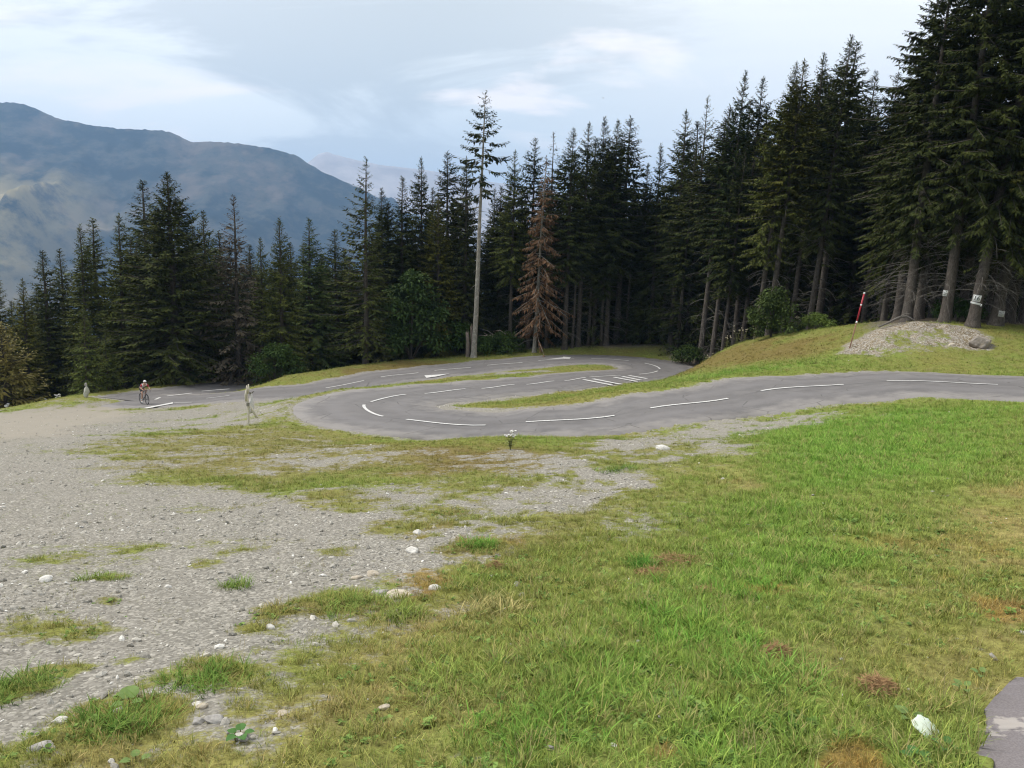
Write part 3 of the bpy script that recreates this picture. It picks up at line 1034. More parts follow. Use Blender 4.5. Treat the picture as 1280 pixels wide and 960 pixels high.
def ridge(name, prof, D, base_px, depth_back, slope, label, matl, seed, rough):
    """a mountain: crest from a profile seen at distance D, a flank that comes towards us with gullies, and a back side"""
    px = np.array([p[0] for p in prof], float)
    py = np.array([p[1] for p in prof], float)
    us = np.linspace(px[0], px[-1], 260)
    vs = np.interp(us, px, py)
    ns = 90
    C = np.array([at_depth(u, v, D) for u, v in zip(us, vs)])
    V, Md = [], []
    for k in range(ns):
        t = k / (ns - 20.0)                       # 0 crest .. 1 foot in front; the rest is the far side
        H = C[:, 2] + 500
        if k < 70:
            y = C[:, 1] - t * H / slope
            z = C[:, 2] - H * (t ** 0.9)
        else:
            tb = (k - 69) / 20.0
            y = C[:, 1] + tb * depth_back
            z = C[:, 2] - H * tb
        x = C[:, 0] + (C[:, 1] - y) * 0.12
        g = 0.75 - np.abs(2 * fbm(x / 520.0 + y / 1900.0, y / 1500.0, seed, 5) - 1) * 1.6 + 0.5 * (fbm(x / 90.0, y / 140.0, seed + 3, 4) - 0.5)
        z = z + (fbm(us / 3.0 + k * 0.7, us * 0 + k, seed + 9, 4) - 0.5) * 0.035 * rough
        z = z + g * rough * (min(1.0, t * 2.2) ** 1.5 if k < 70 else min(1, (k - 69) / 4))
        V.append(np.stack([x, y, z], 1))
        Md.append(0.8 * np.exp(-(((us - 110) / 75.0) ** 2)) * (min(1, max(0, (t - 0.20) * 7)) if k < 70 else 0))
    V, Md = np.vstack(V), np.concatenate(Md)
    m = len(us)
    Q = np.array([(i * m + j, i * m + j + 1, (i + 1) * m + j + 1, (i + 1) * m + j) for i in range(69) for j in range(m - 1)] +
                 [((0 if i == 69 else i) * m + j, (i + 1) * m + j, (i + 1) * m + j + 1, (0 if i == 69 else i) * m + j + 1) for i in range(69, ns - 1) for j in range(m - 1)])
    me = np_data(name, np.array(V), Q, matl, True)
    at = me.attributes.new('meadow', 'FLOAT', 'POINT')
    at.data.foreach_set('value', np.array(Md, np.float32))
    tag(link(name, me), label, None, None, 'structure')


MAT['mountain'] = mat('wooded_mountain', rough=1.0, spec=0.05, build=m_mountain)
MAT['peak'] = mat('bare_peak', rough=1.0, spec=0.05, build=m_speck((0.34, 0.30, 0.29), (0.50, 0.45, 0.43), 0.003))
ridge('mountain', [(-420, 118), (-200, 122), (-60, 126), (0, 128), (18, 128), (32, 131), (75, 149), (112, 156), (150, 161), (205, 163), (222, 169), (240, 178), (262, 177), (285, 178), (312, 181), (340, 186), (370, 194), (385, 204), (402, 214),
                   (440, 231), (480, 250), (520, 278), (570, 312), (620, 345), (700, 400)], 3200, 480, 2400, 0.62, 'long wooded blue-hazed mountain with a meadow patch low on its flank', MAT['mountain'], 61, 250)
ridge('mountain', [(250, 260), (330, 232), (385, 203), (399, 192), (409, 190), (425, 195), (445, 200), (480, 207), (530, 212), (600, 225), (700, 240), (850, 262), (1100, 300)], 6000, 470, 3500, 0.5,
      'pale pinkish far peak barely showing through haze behind the blue mountain', MAT['peak'], 91, 300)

# ------------------------------------------------------------------ trees
def sprays(P, D, L, Wd, droop_z, r):
    """needle sprays: a bent kite of two quads per point. P base, D direction, L length, Wd width"""
    n = len(P)
    D = D / (np.linalg.norm(D, axis=1)[:, None] + 1e-9)
    up = np.array([0, 0, 1.0]) + r.normal(0, 0.45, (n, 3))
    S = np.cross(D, up)
    S /= np.linalg.norm(S, axis=1)[:, None] + 1e-9
    mid = P + D * (L * 0.45)[:, None]
    tip = P + D * L[:, None]
    tip[:, 2] -= L * droop_z
    mid[:, 2] -= L * droop_z * 0.3
    a, b = mid + S * (Wd / 2)[:, None], mid - S * (Wd / 2)[:, None]
    V = np.stack([P, a, tip, b], 1).reshape(-1, 3)
    i = np.arange(n)[:, None] * 4
    T = np.concatenate([i + np.array([0, 1, 2]), i + np.array([0, 2, 3])])
    return V, T


def spruce_proto(seed, H, base, R, spacing=0.45, per=5, shape=0.85, sparse=0.0, droop=0.35, top_up=0.5, fine=1.0, trunk_r=None, dead=0, stub=0, upturn=0.25,
                 lop=0.25, barkm='bark', needlem='needle', bottom=None, hang=0.5, gaps=None, thin=1.0, deadlen=1.0):
    """returns {'trunk': mesh, 'crown': mesh, 'dead_branches': mesh}; branches in whorls with hanging needle sprays"""
    r = np.random.default_rng(seed)
    tr = trunk_r or H * 0.0125
    zb = H * base
    wob = np.cumsum(r.normal(0, 0.02, (14, 2)), axis=0)

    def axis(z):
        t = np.clip(z / H, 0, 1) * 13
        return np.stack([np.interp(t, np.arange(14), wob[:, 0]), np.interp(t, np.arange(14), wob[:, 1])], -1)
    zt = np.concatenate([[-1.0, 0.0, 0.25, 0.6, 1.2], np.linspace(2.0, H - 0.05, 12)])
    rad = tr * (1 - np.clip(zt, 0, H) / H) ** 0.8 + 0.012
    rad *= 1 + 0.55 * np.exp(-np.maximum(zt, 0) / 0.35)
    mt = MB()
    mt.tube(np.column_stack([axis(zt), zt]), rad, 9)
    VV, TT, nv = [], [], 0
    mw = MB()
    z = zb
    while z < H - 0.1:
        t = (z - zb) / (H - zb)
        prof = min(1.0, (1 - t) / shape) ** 0.9 * r.uniform(0.86, 1.12)
        if bottom: prof = min(prof, bottom + (1 - bottom) * min(1, t / 0.22))
        k = max(3, int(per * (0.75 + 0.5 * r.random()) * (1 if t < 0.85 else 0.8)))
        a0 = r.random() * 6.283
        for b in range(k):
            if r.random() < sparse: continue
            if gaps is not None and gaps(t, a0 + b, r): continue
            az = a0 + 6.283 * (b + r.uniform(-0.35, 0.35)) / k
            ln = R * prof * r.uniform(0.65, 1.12) * (1 + lop * math.sin(az + seed)) + 0.10
            zz = z + r.uniform(-0.5, 0.5) * spacing
            el = math.radians(-18 + 62 * t ** 1.3 * top_up * 1.6 + r.normal(0, 7))
            m = max(4, int(ln / (0.20 / fine)) + 2)
            s = np.linspace(0, 1, m)
            out = s * ln * math.cos(el)
            dz = s * ln * math.sin(el) - droop * ln * s ** 1.6 * (1 - t) * 0.55 + upturn * ln * s ** 3 * 0.6
            az_s = az + 0.18 * np.sin(s * 3 + seed + b) * r.normal(0, 1)
            c = axis(np.array([zz]))[0]
            B = np.stack([c[0] + out * np.cos(az_s), c[1] + out * np.sin(az_s), zz + dz], 1)
            bi = [0, m // 2, m - 1]
            mw.tube(B[bi], [0.006 + 0.010 * ln, 0.006 + 0.006 * ln, 0.005], 3, False)
            T = np.gradient(B, axis=0)
            T /= np.linalg.norm(T, axis=1)[:, None]
            side = np.cross(T, [0, 0, 1.0])
            side /= np.linalg.norm(side, axis=1)[:, None] + 1e-9
            fr = s > (0.12 if ln < 1.2 else 0.22)
            ssc = 0.42 + 0.58 * min(1.0, ln / 1.1)
            for sg in (-1, 1, 0, 2):
                keep = fr & (r.random(m) < thin)
                q = B[keep]
                if len(q) == 0: continue
                n = len(q)
                sl = (0.22 + 0.30 * np.minimum(1, (1 - s[keep]) * 2.2) * min(1, ln / 2)) * ssc * r.uniform(0.7, 1.25, n)
                if sg in (-1, 1):
                    d = T[keep] * 0.75 + side[keep] * sg * 0.9 + np.array([0, 0, -0.35 * hang]) + r.normal(0, 0.16, (n, 3))
                elif sg == 0:
                    d = T[keep] * 0.5 + np.array([0, 0, -1.0 * hang]) + r.normal(0, 0.3, (n, 3))
                    sl = sl * 0.9
                else:
                    d = T[keep] * 1.0 + r.normal(0, 0.25, (n, 3))
                    sl = sl * 0.7
                V, Tq = sprays(q + r.normal(0, 0.02, (n, 3)), d, sl, sl * r.uniform(0.28, 0.44, n), 0.35 * hang, r)
                VV.append(V); TT.append(Tq + nv); nv += len(V)
        z += spacing * r.uniform(0.75, 1.25) * (1 - 0.45 * t)
    # leader
    n = 14
    q = np.column_stack([np.repeat(axis(np.array([H])), n, 0), H - np.linspace(0.0, 0.9, n)])
    d = np.column_stack([r.normal(0, 1, n), r.normal(0, 1, n), r.uniform(0.7, 1.6, n)])
    V, Tq = sprays(q, d, np.full(n, 0.3) * r.uniform(0.7, 1.3, n), np.full(n, 0.08), 0.0, r)
    VV.append(V); TT.append(Tq + nv); nv += len(V)
    V, T = np.vstack(VV), np.vstack(TT)
    if mw.v:
        wv = np.vstack(mw.v); wq = np.vstack(mw.q)
        wt = np.concatenate([wq[:, [0, 1, 2]], wq[:, [0, 2, 3]]])
        mi = np.concatenate([np.zeros(len(T)), np.ones(len(wt))]).astype(int)
        me = np_data('crown', np.vstack([V, wv]), np.vstack([T, wt + len(V)]), [MAT[needlem], MAT[barkm]], False, None, mi)
    else:
        me = np_data('crown', V, T, MAT[needlem])
    parts = {'trunk': mt.data('trunk', MAT[barkm], True), 'crown': me}
    if dead or stub:
        md = MB()
        for i in range(dead + stub):
            zz = r.uniform(0.06 * H if i < dead else 0.2 * H, max(zb * 1.1, 0.2 * H) if i < dead else 0.6 * H)
            az = r.random() * 6.283
            ln = (r.uniform(0.8, 2.2) * deadlen if i < dead else r.uniform(0.15, 0.7))
            s = np.linspace(0, 1, 6)
            c = axis(np.array([zz]))[0]
            lift = r.uniform(-0.1, 0.35)
            B = np.stack([c[0] + s * ln * math.cos(az), c[1] + s * ln * math.sin(az), zz + lift * ln * s - ln * r.uniform(0.2, 0.75) * s ** 2], 1)
            md.tube(B, np.linspace(0.022, 0.007, 6), 3, False)
            if i < dead:
                for j in range(3):
                    p = B[r.integers(2, 6)]
                    e = p + np.array([math.cos(az + r.normal(0, 0.9)), math.sin(az + r.normal(0, 0.9)), -r.uniform(0.1, 0.9)]) * ln * 0.28
                    md.tube([p, (p + e) / 2 + [0, 0, 0.03], e], [0.009, 0.007, 0.005], 3, False)
        parts['dead_branches'] = md.data('dead_branches', MAT['deadwood'])
    return parts, H


PROTO = {
    'full': spruce_proto(1, 18, 0.02, 4.1, 0.40, 7, 0.92, 0.03, 0.55, 0.55, trunk_r=0.24),
    'full2': spruce_proto(2, 17, 0.03, 3.6, 0.40, 7, 0.95, 0.05, 0.6, 0.55, trunk_r=0.22, lop=0.3),
    'big': spruce_proto(3, 18, 0.02, 5.0, 0.38, 8, 0.82, 0.02, 0.55, 0.6, trunk_r=0.30, lop=0.15, upturn=0.35),
    'narrow': spruce_proto(4, 17, 0.06, 2.5, 0.36, 7, 0.80, 0.02, 0.6, 0.5, trunk_r=0.19),
    'tall': spruce_proto(5, 22, 0.36, 2.9, 0.40, 7, 0.72, 0.06, 0.6, 0.6, trunk_r=0.25, dead=34, bottom=0.6),
    'tall2': spruce_proto(6, 23, 0.34, 3.2, 0.42, 7, 0.66, 0.08, 0.55, 0.55, trunk_r=0.27, dead=44, bottom=0.55, lop=0.35),
    'slim': spruce_proto(7, 22, 0.48, 2.2, 0.40, 6, 0.6, 0.08, 0.55, 0.6, trunk_r=0.21, dead=30, bottom=0.7),
    'sparse': spruce_proto(8, 20, 0.10, 3.6, 0.46, 6, 0.90, 0.12, 0.35, 0.5, trunk_r=0.22, dead=16, thin=0.66, upturn=0.4),
    'greytop': spruce_proto(9, 17, 0.03, 3.4, 0.42, 6, 0.95, 0.10, 0.5, 0.6, trunk_r=0.2, thin=0.6, needlem='needle_grey'),
    'spindly': spruce_proto(10, 21, 0.45, 1.9, 0.5, 5, 0.7, 0.2, 0.2, 0.4, trunk_r=0.17, thin=0.30, stub=20, needlem='needle_grey'),
    'dead': spruce_proto(11, 17, 0.14, 2.5, 0.46, 6, 0.72, 0.14, 0.75, 0.2, trunk_r=0.17, thin=0.68, dead=14, needlem='needle_dead', barkm='bark_pale', hang=0.9, upturn=0.15),
    'mast': spruce_proto(12, 21.6, 0.64, 2.6, 0.55, 5, 0.72, 0.12, 0.25, 0.35, trunk_r=0.21, stub=46, barkm='bark_pale', bottom=0.55, lop=0.1, upturn=0.45, deadlen=0.8),
    'young': spruce_proto(13, 7.5, 0.03, 2.2, 0.32, 7, 0.98, 0.04, 0.35, 0.45, trunk_r=0.08, thin=0.8),
    'edge': spruce_proto(14, 25, 0.17, 4.2, 0.48, 7, 0.62, 0.14, 0.65, 0.4, trunk_r=0.36, dead=40, lop=0.25, fine=1.25, bottom=0.6, hang=0.7, deadlen=1.3),
    'edge2': spruce_proto(15, 26, 0.24, 3.9, 0.50, 7, 0.55, 0.16, 0.7, 0.4, trunk_r=0.34, dead=44, lop=0.3, fine=1.25, bottom=0.6, hang=0.7, deadlen=1.4),
    'back': spruce_proto(16, 20, 0.04, 3.6, 0.46, 7, 0.80, 0.03, 0.6, 0.55, trunk_r=0.22, fine=0.75),
}
CATN = {'dead': 'dead_spruce', 'young': 'young_spruce'}
used = {}


def place_x(px, D, py_guess=440):
    """ground point straight ahead D metres in the column of pixel px"""
    x = (px - 640) / F_PX * D
    for _ in range(6):
        z = float(zfine(np.array([x]), np.array([D]))[0])
        q = (np.array([x, D, z - EYE])) @ CM.T
        x += (px - (640 + F_PX * q[0] / q[2])) / F_PX * D
    return np.array([x, D, float(zfine(np.array([x]), np.array([D]))[0])])


def height_to(p, py):
    """height of an upright thing at p whose top reaches picture row py"""
    lo, hi = 0.0, 60.0
    for _ in range(40):
        m = (lo + hi) / 2
        q = np.array([p[0], p[1], p[2] + m - EYE]) @ CM.T
        if 480 - F_PX * q[1] / q[2] > py: lo = m
        else: hi = m
    return lo


def tree(kind, px, D, top, label, lean=0.0, tint=(1, 1, 1), group='spruces along the forest edge', wide=1.0, cat='spruce tree'):
    parts, H0 = PROTO[kind]
    p = place_x(px, D)
    H = height_to(p, top)
    s = H / H0
    wide *= 1.30 if px < 440 and kind != 'young' else 1.12 if kind not in ('mast', 'edge', 'edge2', 'young', 'tall', 'tall2', 'slim') else 1.0
    root = empty(CATN.get(kind, 'spruce_tree'), (p[0], p[1], p[2] - 0.05), (0, 0, 0), label, cat, group)
    root.rotation_euler = Euler((math.radians(random.uniform(-1.5, 1.5)), math.radians(lean), 0), 'XYZ')
    ax = random.uniform(0.90, 1.12)
    spin = 0.0 if kind == 'mast' else random.uniform(0, 6.283)
    for nm, me in parts.items():
        o = link(nm, me, root)
        o.rotation_euler = (0, 0, spin)
        o.scale = (s * wide * ax, s * wide / ax, s)
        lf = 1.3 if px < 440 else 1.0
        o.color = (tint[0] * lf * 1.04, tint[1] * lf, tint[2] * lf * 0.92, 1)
        if nm == 'dead_branches': o['kind'] = 'stuff'
    return root


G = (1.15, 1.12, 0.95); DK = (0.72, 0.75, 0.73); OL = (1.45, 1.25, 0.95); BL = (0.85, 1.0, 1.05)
TREES = [
    # kind, column, distance, top row, lean, tint, width, label
    ('full', -28, 60, 352, 0, G, 1, 'spruce cut off by the left picture edge, behind the ochre conifer'),
    ('full2', 12, 66, 337, 0, G, 1, 'spruce whose tip is lowest of the far left group, just above the ochre conifer'),
    ('full', 40, 62, 348, 0, OL, 0.85, 'yellowish green spruce directly right of the ochre conifer'),
    ('full2', 68, 65, 312, 0, (1, 1, 1), 1.05, 'dark spruce left of the pair with twin tips, in front of the tan meadow slope'),
    ('narrow', 84, 72, 311, 0, (1, 1, 1), 1.1, 'thin spire of a spruce poking up between two broader dark spruces at the far left'),
    ('full', 112, 62, 280, 0, G, 0.8, 'spruce standing behind the small young spruce by the pale marker stone'),
    ('narrow', 134, 68, 273, 0, (1, 1, 1), 1.25, 'pointed spruce between the marker stone and the great broad spruce'),
    ('full2', 157, 62, 267, 0, G, 0.95, 'tall spruce touching the left side of the great broad spruce'),
    ('young', 108, 54.5, 385, 0, (1.25, 1.3, 1.1), 0.9, 'pale green young spruce right behind the marker stone'),
    ('young', 136, 56.5, 408, 0, (1.15, 1.2, 1.0), 0.9, 'shorter young spruce beside the pale green one, left of the cyclist'),
    ('big', 222, 61, 216, 0, (0.95, 0.95, 0.9), 1, 'great broad dark spruce standing highest behind the cyclist'),
    ('full2', 262, 66, 262, 0, (1, 1, 1), 0.9, 'spruce half hidden on the right side of the great broad spruce'),
    ('greytop', 300, 62, 245, 0, (1.0, 0.95, 0.95), 1.05, 'grey brown thinning spruce with a bare looking top against the blue mountain'),
    ('full2', 330, 67, 296, 0, G, 0.8, 'low pointed spruce right beside the grey brown thinning one'),
    ('full', 354, 61, 271, 0, G, 0.78, 'green spruce with upturned branches above the bright leafy shrub'),
    ('narrow', 390, 64, 272, 0, BL, 1.15, 'dense dark bluish cone shaped spruce against the foot of the mountain'),
    ('narrow', 424, 70, 287, 0, DK, 1.2, 'small dark spruce between the bluish cone and the tall feathery spruce'),
    ('sparse', 456, 61.5, 196, 0.5, (1.1, 1.1, 1.0), 1, 'tall feathery spruce with see-through upper branches and bare pale foot'),
    ('full2', 486, 68, 252, 0, (1, 1, 1), 1, 'dark spruce filling the gap behind the feathery spruce'),
    ('narrow', 505, 67, 221, 0, DK, 1.15, 'slender dark spruce just right of the feathery spruce'),
    ('tall', 527, 69, 196, 0, (1, 1, 1), 0.95, 'spruce rising behind the broadleaf tree'),
    ('full', 548, 66, 246, 0, OL, 0.95, 'olive green spruce with layered branches left of the bare pale trunk'),
    ('slim', 559, 73, 188, 0, DK, 1.2, 'spruce tip left of the tall mast like tree, second from it'),
    ('full2', 580, 67.5, 196, 0.5, (1, 1, 1), 0.85, 'spruce close behind the tall mast like tree on its left'),
    ('mast', 592, 62.8, 113, 2.0, DK, 1, 'tall mast like spruce with long bare pale trunk and tufted top'),
    ('full2', 622, 70, 232, 0, DK, 0.95, 'dark spruce in the gap right of the tall mast like tree'),
    ('tall', 637, 67, 188, 0.5, (1.15, 1.15, 1.0), 0.9, 'spruce between the mast like tree and the dead brown spruce'),
    ('slim', 660, 68, 173, 0.5, DK, 1.2, 'dark tufted spruce just left of the dead brown spruce'),
    ('dead', 668, 64.6, 196, 2.3, (1, 1, 1), 0.85, 'dead rust brown spruce with drooping bare branches'),
    ('spindly', 683, 67, 166, 0.6, (1, 1, 1), 1, 'spindly grey half dead spruce top above the dead brown spruce'),
    ('tall2', 706, 66, 162, 1, DK, 1, 'spruce right of the dead brown one, with two pale stems at its foot'),
    ('tall', 722, 67.5, 154, 1, DK, 1, 'second spruce right of the dead brown one in the tallest middle clump'),
    ('tall2', 741, 69, 145, 1, DK, 0.9, 'highest spruce on the left of the middle clump behind the far arrow marking'),
    ('tall', 757, 68, 149, 1, DK, 1.05, 'middle spruce of the tallest clump behind the far hairpin'),
    ('slim', 770, 70, 146, 1, DK, 1.35, 'rightmost tip of the tallest clump behind the far hairpin'),
    ('back', 797, 71, 204, 1, DK, 0.9, 'low spruce in the dip right of the tallest middle clump'),
    ('full2', 812, 69, 179, 1, DK, 0.75, 'spruce rising from the dip behind the outside of the far hairpin'),
    ('tall', 838, 66, 137, 1.5, (1, 1, 1), 1, 'dark spruce above the point where the grass bank meets the far hairpin'),
    ('sparse', 858, 65, 121, 2, (1, 1, 1), 0.8, 'light feathery spruce standing left of two long bare stems'),
    ('slim', 874, 59, 133, 3, (1, 1, 1), 1.2, 'left one of two long bare stems leaning right behind the bank shrub'),
    ('tall2', 888, 57, 85, 4, BL, 0.8, 'right one of two long bare stems leaning right, with thick dark top'),
    ('tall', 915, 60, 95, 3, DK, 1, 'dark spruce tucked behind the two long bare stems'),
    ('tall2', 943, 51, 79, 4.5, G, 0.85, 'leaning spruce with drooping dead twigs behind the round bank shrub'),
    ('slim', 958, 50, 72, 4.5, OL, 1.2, 'spruce rising right behind the round bank shrub, pale stem showing high up'),
    ('tall2', 985, 55, 64, 3, DK, 0.9, 'dark spruce between the bank shrub and the slim leaning stem'),
    ('tall2', 1008, 50.5, 43, 4.0, (1, 1, 1), 0.95, 'highest spruce of the right clump with slim leaning stem right of the bank shrub'),
    ('slim', 1018, 53, 49, 3.5, DK, 1.3, 'twin top beside the highest spruce of the right clump'),
    ('full2', 1036, 57, 133, 2, (1, 1, 1), 0.9, 'spruce on the right shoulder of the highest right clump'),
    ('back', 1066, 60, 137, 2, DK, 0.9, 'spruce tip in the notch above the red snow pole'),
    ('back', 1086, 57, 125, 2, DK, 0.9, 'spruce tip beside the notch, touching the big right hand trees'),
    ('edge', 1104, 45, 70, 3, (0.9, 0.9, 0.78), 0.85, 'spruce with long outreaching boughs behind the gravel mound'),
    ('edge2', 1133, 39, -60, 3, DK, 1.12, 'spruce with first dark trunk on the crest of the gravel mound'),
    ('edge', 1147, 40.5, -90, 3.5, DK, 0.85, 'spruce with second dark trunk close beside the first on the mound crest'),
    ('edge2', 1122, 42.5, -25, 2.5, DK, 1.1, 'dark spruce just behind the curved fallen branch, left of the other big trees'),
    ('edge2', 1181, 37.3, -150, 2.0, DK, 1, 'thick spruce on the mound carrying a small upright white plate'),
    ('edge2', 1216, 36.2, -150, 6.0, (0.82, 0.84, 0.78), 1, 'thick leaning spruce carrying the large white plate numbered 16'),
    ('edge', 1245, 36.8, -190, 5.0, (0.85, 0.85, 0.75), 0.9, 'spruce by the boulder carrying a small grey white plate'),
    ('edge2', 1259, 37.8, -160, 4.0, DK, 0.85, 'dark spruce close behind the boulder, right of the plate bearing trunks'),
    ('edge', 1300, 36.0, -210, 2.0, OL, 1.05, 'spruce just past the right picture edge with mossy boughs hanging in'),
    ('edge', 1345, 40, -200, 2.0, G, 1, 'spruce outside the right picture edge with boughs reaching in high up'),
    ('edge2', 1200, 43, -40, 3.5, DK, 1, 'dark spruce behind the two plate bearing trunks on the mound'),
    ('back', 1165, 48, 20, 3, DK, 1, 'spruce in the shade behind the mound crest'),
]
for k, px, D, top, lean, tint, wide, lab in TREES:
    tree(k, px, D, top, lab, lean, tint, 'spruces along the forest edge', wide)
# crowded rows behind, mostly hidden
rb = random.Random(5)
front = sorted((t[1], t[3]) for t in TREES)
fx, fy = np.array([f[0] for f in front]), np.array([f[1] for f in front])
for row, (D0, n, drop) in enumerate(((74, 48, 30), (82, 40, 20), (94, 26, 14))):
    for i in range(n):
        px = -40 + 1400 * (i + rb.uniform(0.2, 0.8)) / n
        near = np.abs(fx - px) < 34
        top = (fy[near].max() if near.any() else 250) + drop + rb.uniform(-6, 22)
        if px > 1120: top = max(top, 110)
        D = D0 + rb.uniform(-4, 4) - (18 if px > 1050 else 0) - (6 if 850 < px < 1050 else 0)
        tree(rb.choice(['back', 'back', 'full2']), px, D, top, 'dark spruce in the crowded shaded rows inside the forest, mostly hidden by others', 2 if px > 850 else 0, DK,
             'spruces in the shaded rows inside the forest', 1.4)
# the dark stems one sees between the front trees of the middle and right forest
for px, D, lean in [(478, 66, 0), (540, 68, 0), (614, 69, 1), (632, 71, 1), (648, 72, 1), (715, 66, 1.5), (735, 67.5, 1.5), (751, 67, 1.5), (782, 68, 1.5), (800, 69, 1.5), (826, 68, 2), (846, 64, 2.5), (901, 56, 3), (926, 57, 3), (974, 55, 3), (1032, 55, 3), (1050, 56, 3), (1075, 50, 3), (1098, 50, 3), (1120, 47, 3), (1162, 44, 3), (1232, 42, 4), (1275, 41, 4)]:
    tree(rb.choice(['tall', 'tall2', 'slim']), px, D + rb.uniform(0, 2), 235 if px < 830 else 185 if px < 1050 else 90, 'thin dark stemmed spruce standing in the gaps between the front trees', lean, DK, 'thin spruces in the gaps of the forest edge')


# ------------------------------------------------------------------ shrubs and broadleaf trees
def bush_proto(seed, w, h, n, leaf, stems=7, clumps=26, lift=0.15):
    """leaf clumps on forked stems: crown (leaves) and stems; unit in metres"""
    r = np.random.default_rng(seed)
    ms = MB()
    C = []
    for i in range(clumps):
        a, q = r.random() * 6.283, r.random() ** 0.6
        zz = h * (lift + (0.98 - lift) * r.random() ** 0.8)
        env = math.sin(math.pi * min(1, 0.18 + 0.80 * zz / h)) ** 0.7
        C.append((math.cos(a) * q * w * env, math.sin(a) * q * w * env, zz))
    C = np.array(C)
    for i in range(stems):
        e = C[i % clumps]
        m = e * np.array([0.3, 0.3, 0.55]) + r.normal(0, 0.05 * w, 3)
        ms.tube([(0, 0, -0.2), m, e], [0.02 * h ** 0.7, 0.014 * h ** 0.7, 0.006], 5, False)
    per = n // clumps
    cs = np.repeat(C, per, 0)
    dv = r.normal(0, 1, (len(cs), 3))
    dv /= np.linalg.norm(dv, axis=1)[:, None]
    rad = (0.20 + 0.16 * r.random(clumps)).repeat(per)[:, None] * min(w, h) * r.random((len(cs), 1)) ** 0.45
    P = cs + dv * rad * np.array([1, 1, 0.75])
    D = dv + r.normal(0, 0.6, dv.shape) + np.array([0, 0, 0.15])
    V, T = sprays(P, D, leaf * r.uniform(0.6, 1.3, len(P)), leaf * r.uniform(0.35, 0.6, len(P)), 0.3, r)
    return {'trunk': ms.data('stems', MAT['bark'], True), 'crown': np_data('leaves', V, T, MAT['leaf'])}


MAT['leaf_ochre'] = mat('ochre_needles', rough=0.7, spec=0.2, build=m_leafy((0.135, 0.120, 0.034), (0.20, 0.165, 0.046), (0.27, 0.225, 0.068)))
BUSH = {'round': bush_proto(21, 1.6, 2.4, 5200, 0.17), 'tall': bush_proto(22, 2.6, 6.4, 5200, 0.34, 9, 34), 'low': bush_proto(23, 1.3, 1.2, 2600, 0.15), 'loose': bush_proto(24, 2.0, 3.6, 3600, 0.22, 8, 26)}


def bush(kind, px, D, name, label, cat, sc=1.0, tint=(1, 1, 1), group=None, off=None, sz=None):
    p = place_x(px, D)
    root = empty(name, tuple(p), (0, 0, random.uniform(0, 6.28)), label, cat, group)
    for nm, me in (('stems', BUSH[kind]['trunk']), ('leaves', BUSH[kind]['crown'])):
        o = link('trunk' if nm == 'stems' and cat == 'tree' else 'stem' if nm == 'stems' else 'crown' if cat == 'tree' else 'foliage', me, root)
        o.scale = (sc, sc, sc if sz is None else sz)
        o.color = (*tint, 1)
    return root


bush('tall', 514, 63.5, 'broadleaf_tree', 'bright green broadleaf tree standing among dark spruces left of the bare pale trunk', 'tree', 1.08, (0.95, 1.0, 1.0))
bush('round', 964, 45.0, 'shrub', 'round grey green shrub on top of the grass bank under drooping dead twigs', 'shrub', 1.08, (1.15, 1.05, 1.0), 'shrubs along the forest edge')
bush('loose', 345, 58.5, 'shrub', 'bright green leafy shrub at the foot of the spruces above the road junction', 'shrub', 1.0, (0.9, 0.95, 0.9), 'shrubs along the forest edge')
bush('low', 862, 58.5, 'shrub', 'dark green shrub at the outside of the far hairpin where the bank begins', 'shrub', 1.15, (0.7, 0.72, 0.6), 'shrubs along the forest edge')
bush('low', 632, 64.8, 'shrub', 'low green shrub in front of the uprooted branch pile', 'shrub', 1.35, (0.95, 1.0, 0.8), 'shrubs along the forest edge')
bush('low', 612, 64.6, 'shrub', 'low green shrub between the bare pale trunk and the branch pile', 'shrub', 1.2, (0.8, 0.9, 0.7), 'shrubs along the forest edge')
bush('low', 568, 66, 'shrub', 'dark bushy growth left of the double stump', 'shrub', 2.3, (0.62, 0.7, 0.6), 'shrubs along the forest edge')
bush('low', 247, 62.5, 'shrub', 'small light green shrub at the road edge behind the junction lane line', 'shrub', 0.85, (1.7, 1.55, 1.1), 'shrubs along the forest edge')
bush('low', 1020, 44.2, 'shrub', 'small pale green shrub on the bank between round shrub and snow pole', 'shrub', 0.72, (1.7, 1.5, 1.2), 'shrubs along the forest edge')
bush('low', 1196, 38.5, 'shrub', 'dark sapling between the two thick plate bearing trunks', 'shrub', 0.9, (0.5, 0.6, 0.55), 'shrubs along the forest edge')
bush('low', 372, 60, 'shrub', 'low green growth right of the bright leafy shrub at the road edge', 'shrub', 1.0, (0.85, 0.95, 0.75), 'shrubs along the forest edge')
# ochre conifer at the left edge
pr, H0 = spruce_proto(31, 6.0, 0.05, 2.6, 0.34, 7, 0.75, 0.02, 0.2, 0.7, trunk_r=0.09, upturn=0.5, needlem='leaf_ochre')
p = place_x(8, 56)
root = empty('conifer', tuple(p), (0, 0, 0.4), 'ochre brown bushy young conifer at the left edge of the picture', 'conifer')
s = height_to(p, 405) / H0
for nm, me in pr.items():
    o = link(nm, me, root)
    o.scale = (s * 1.02, s * 1.02, s)

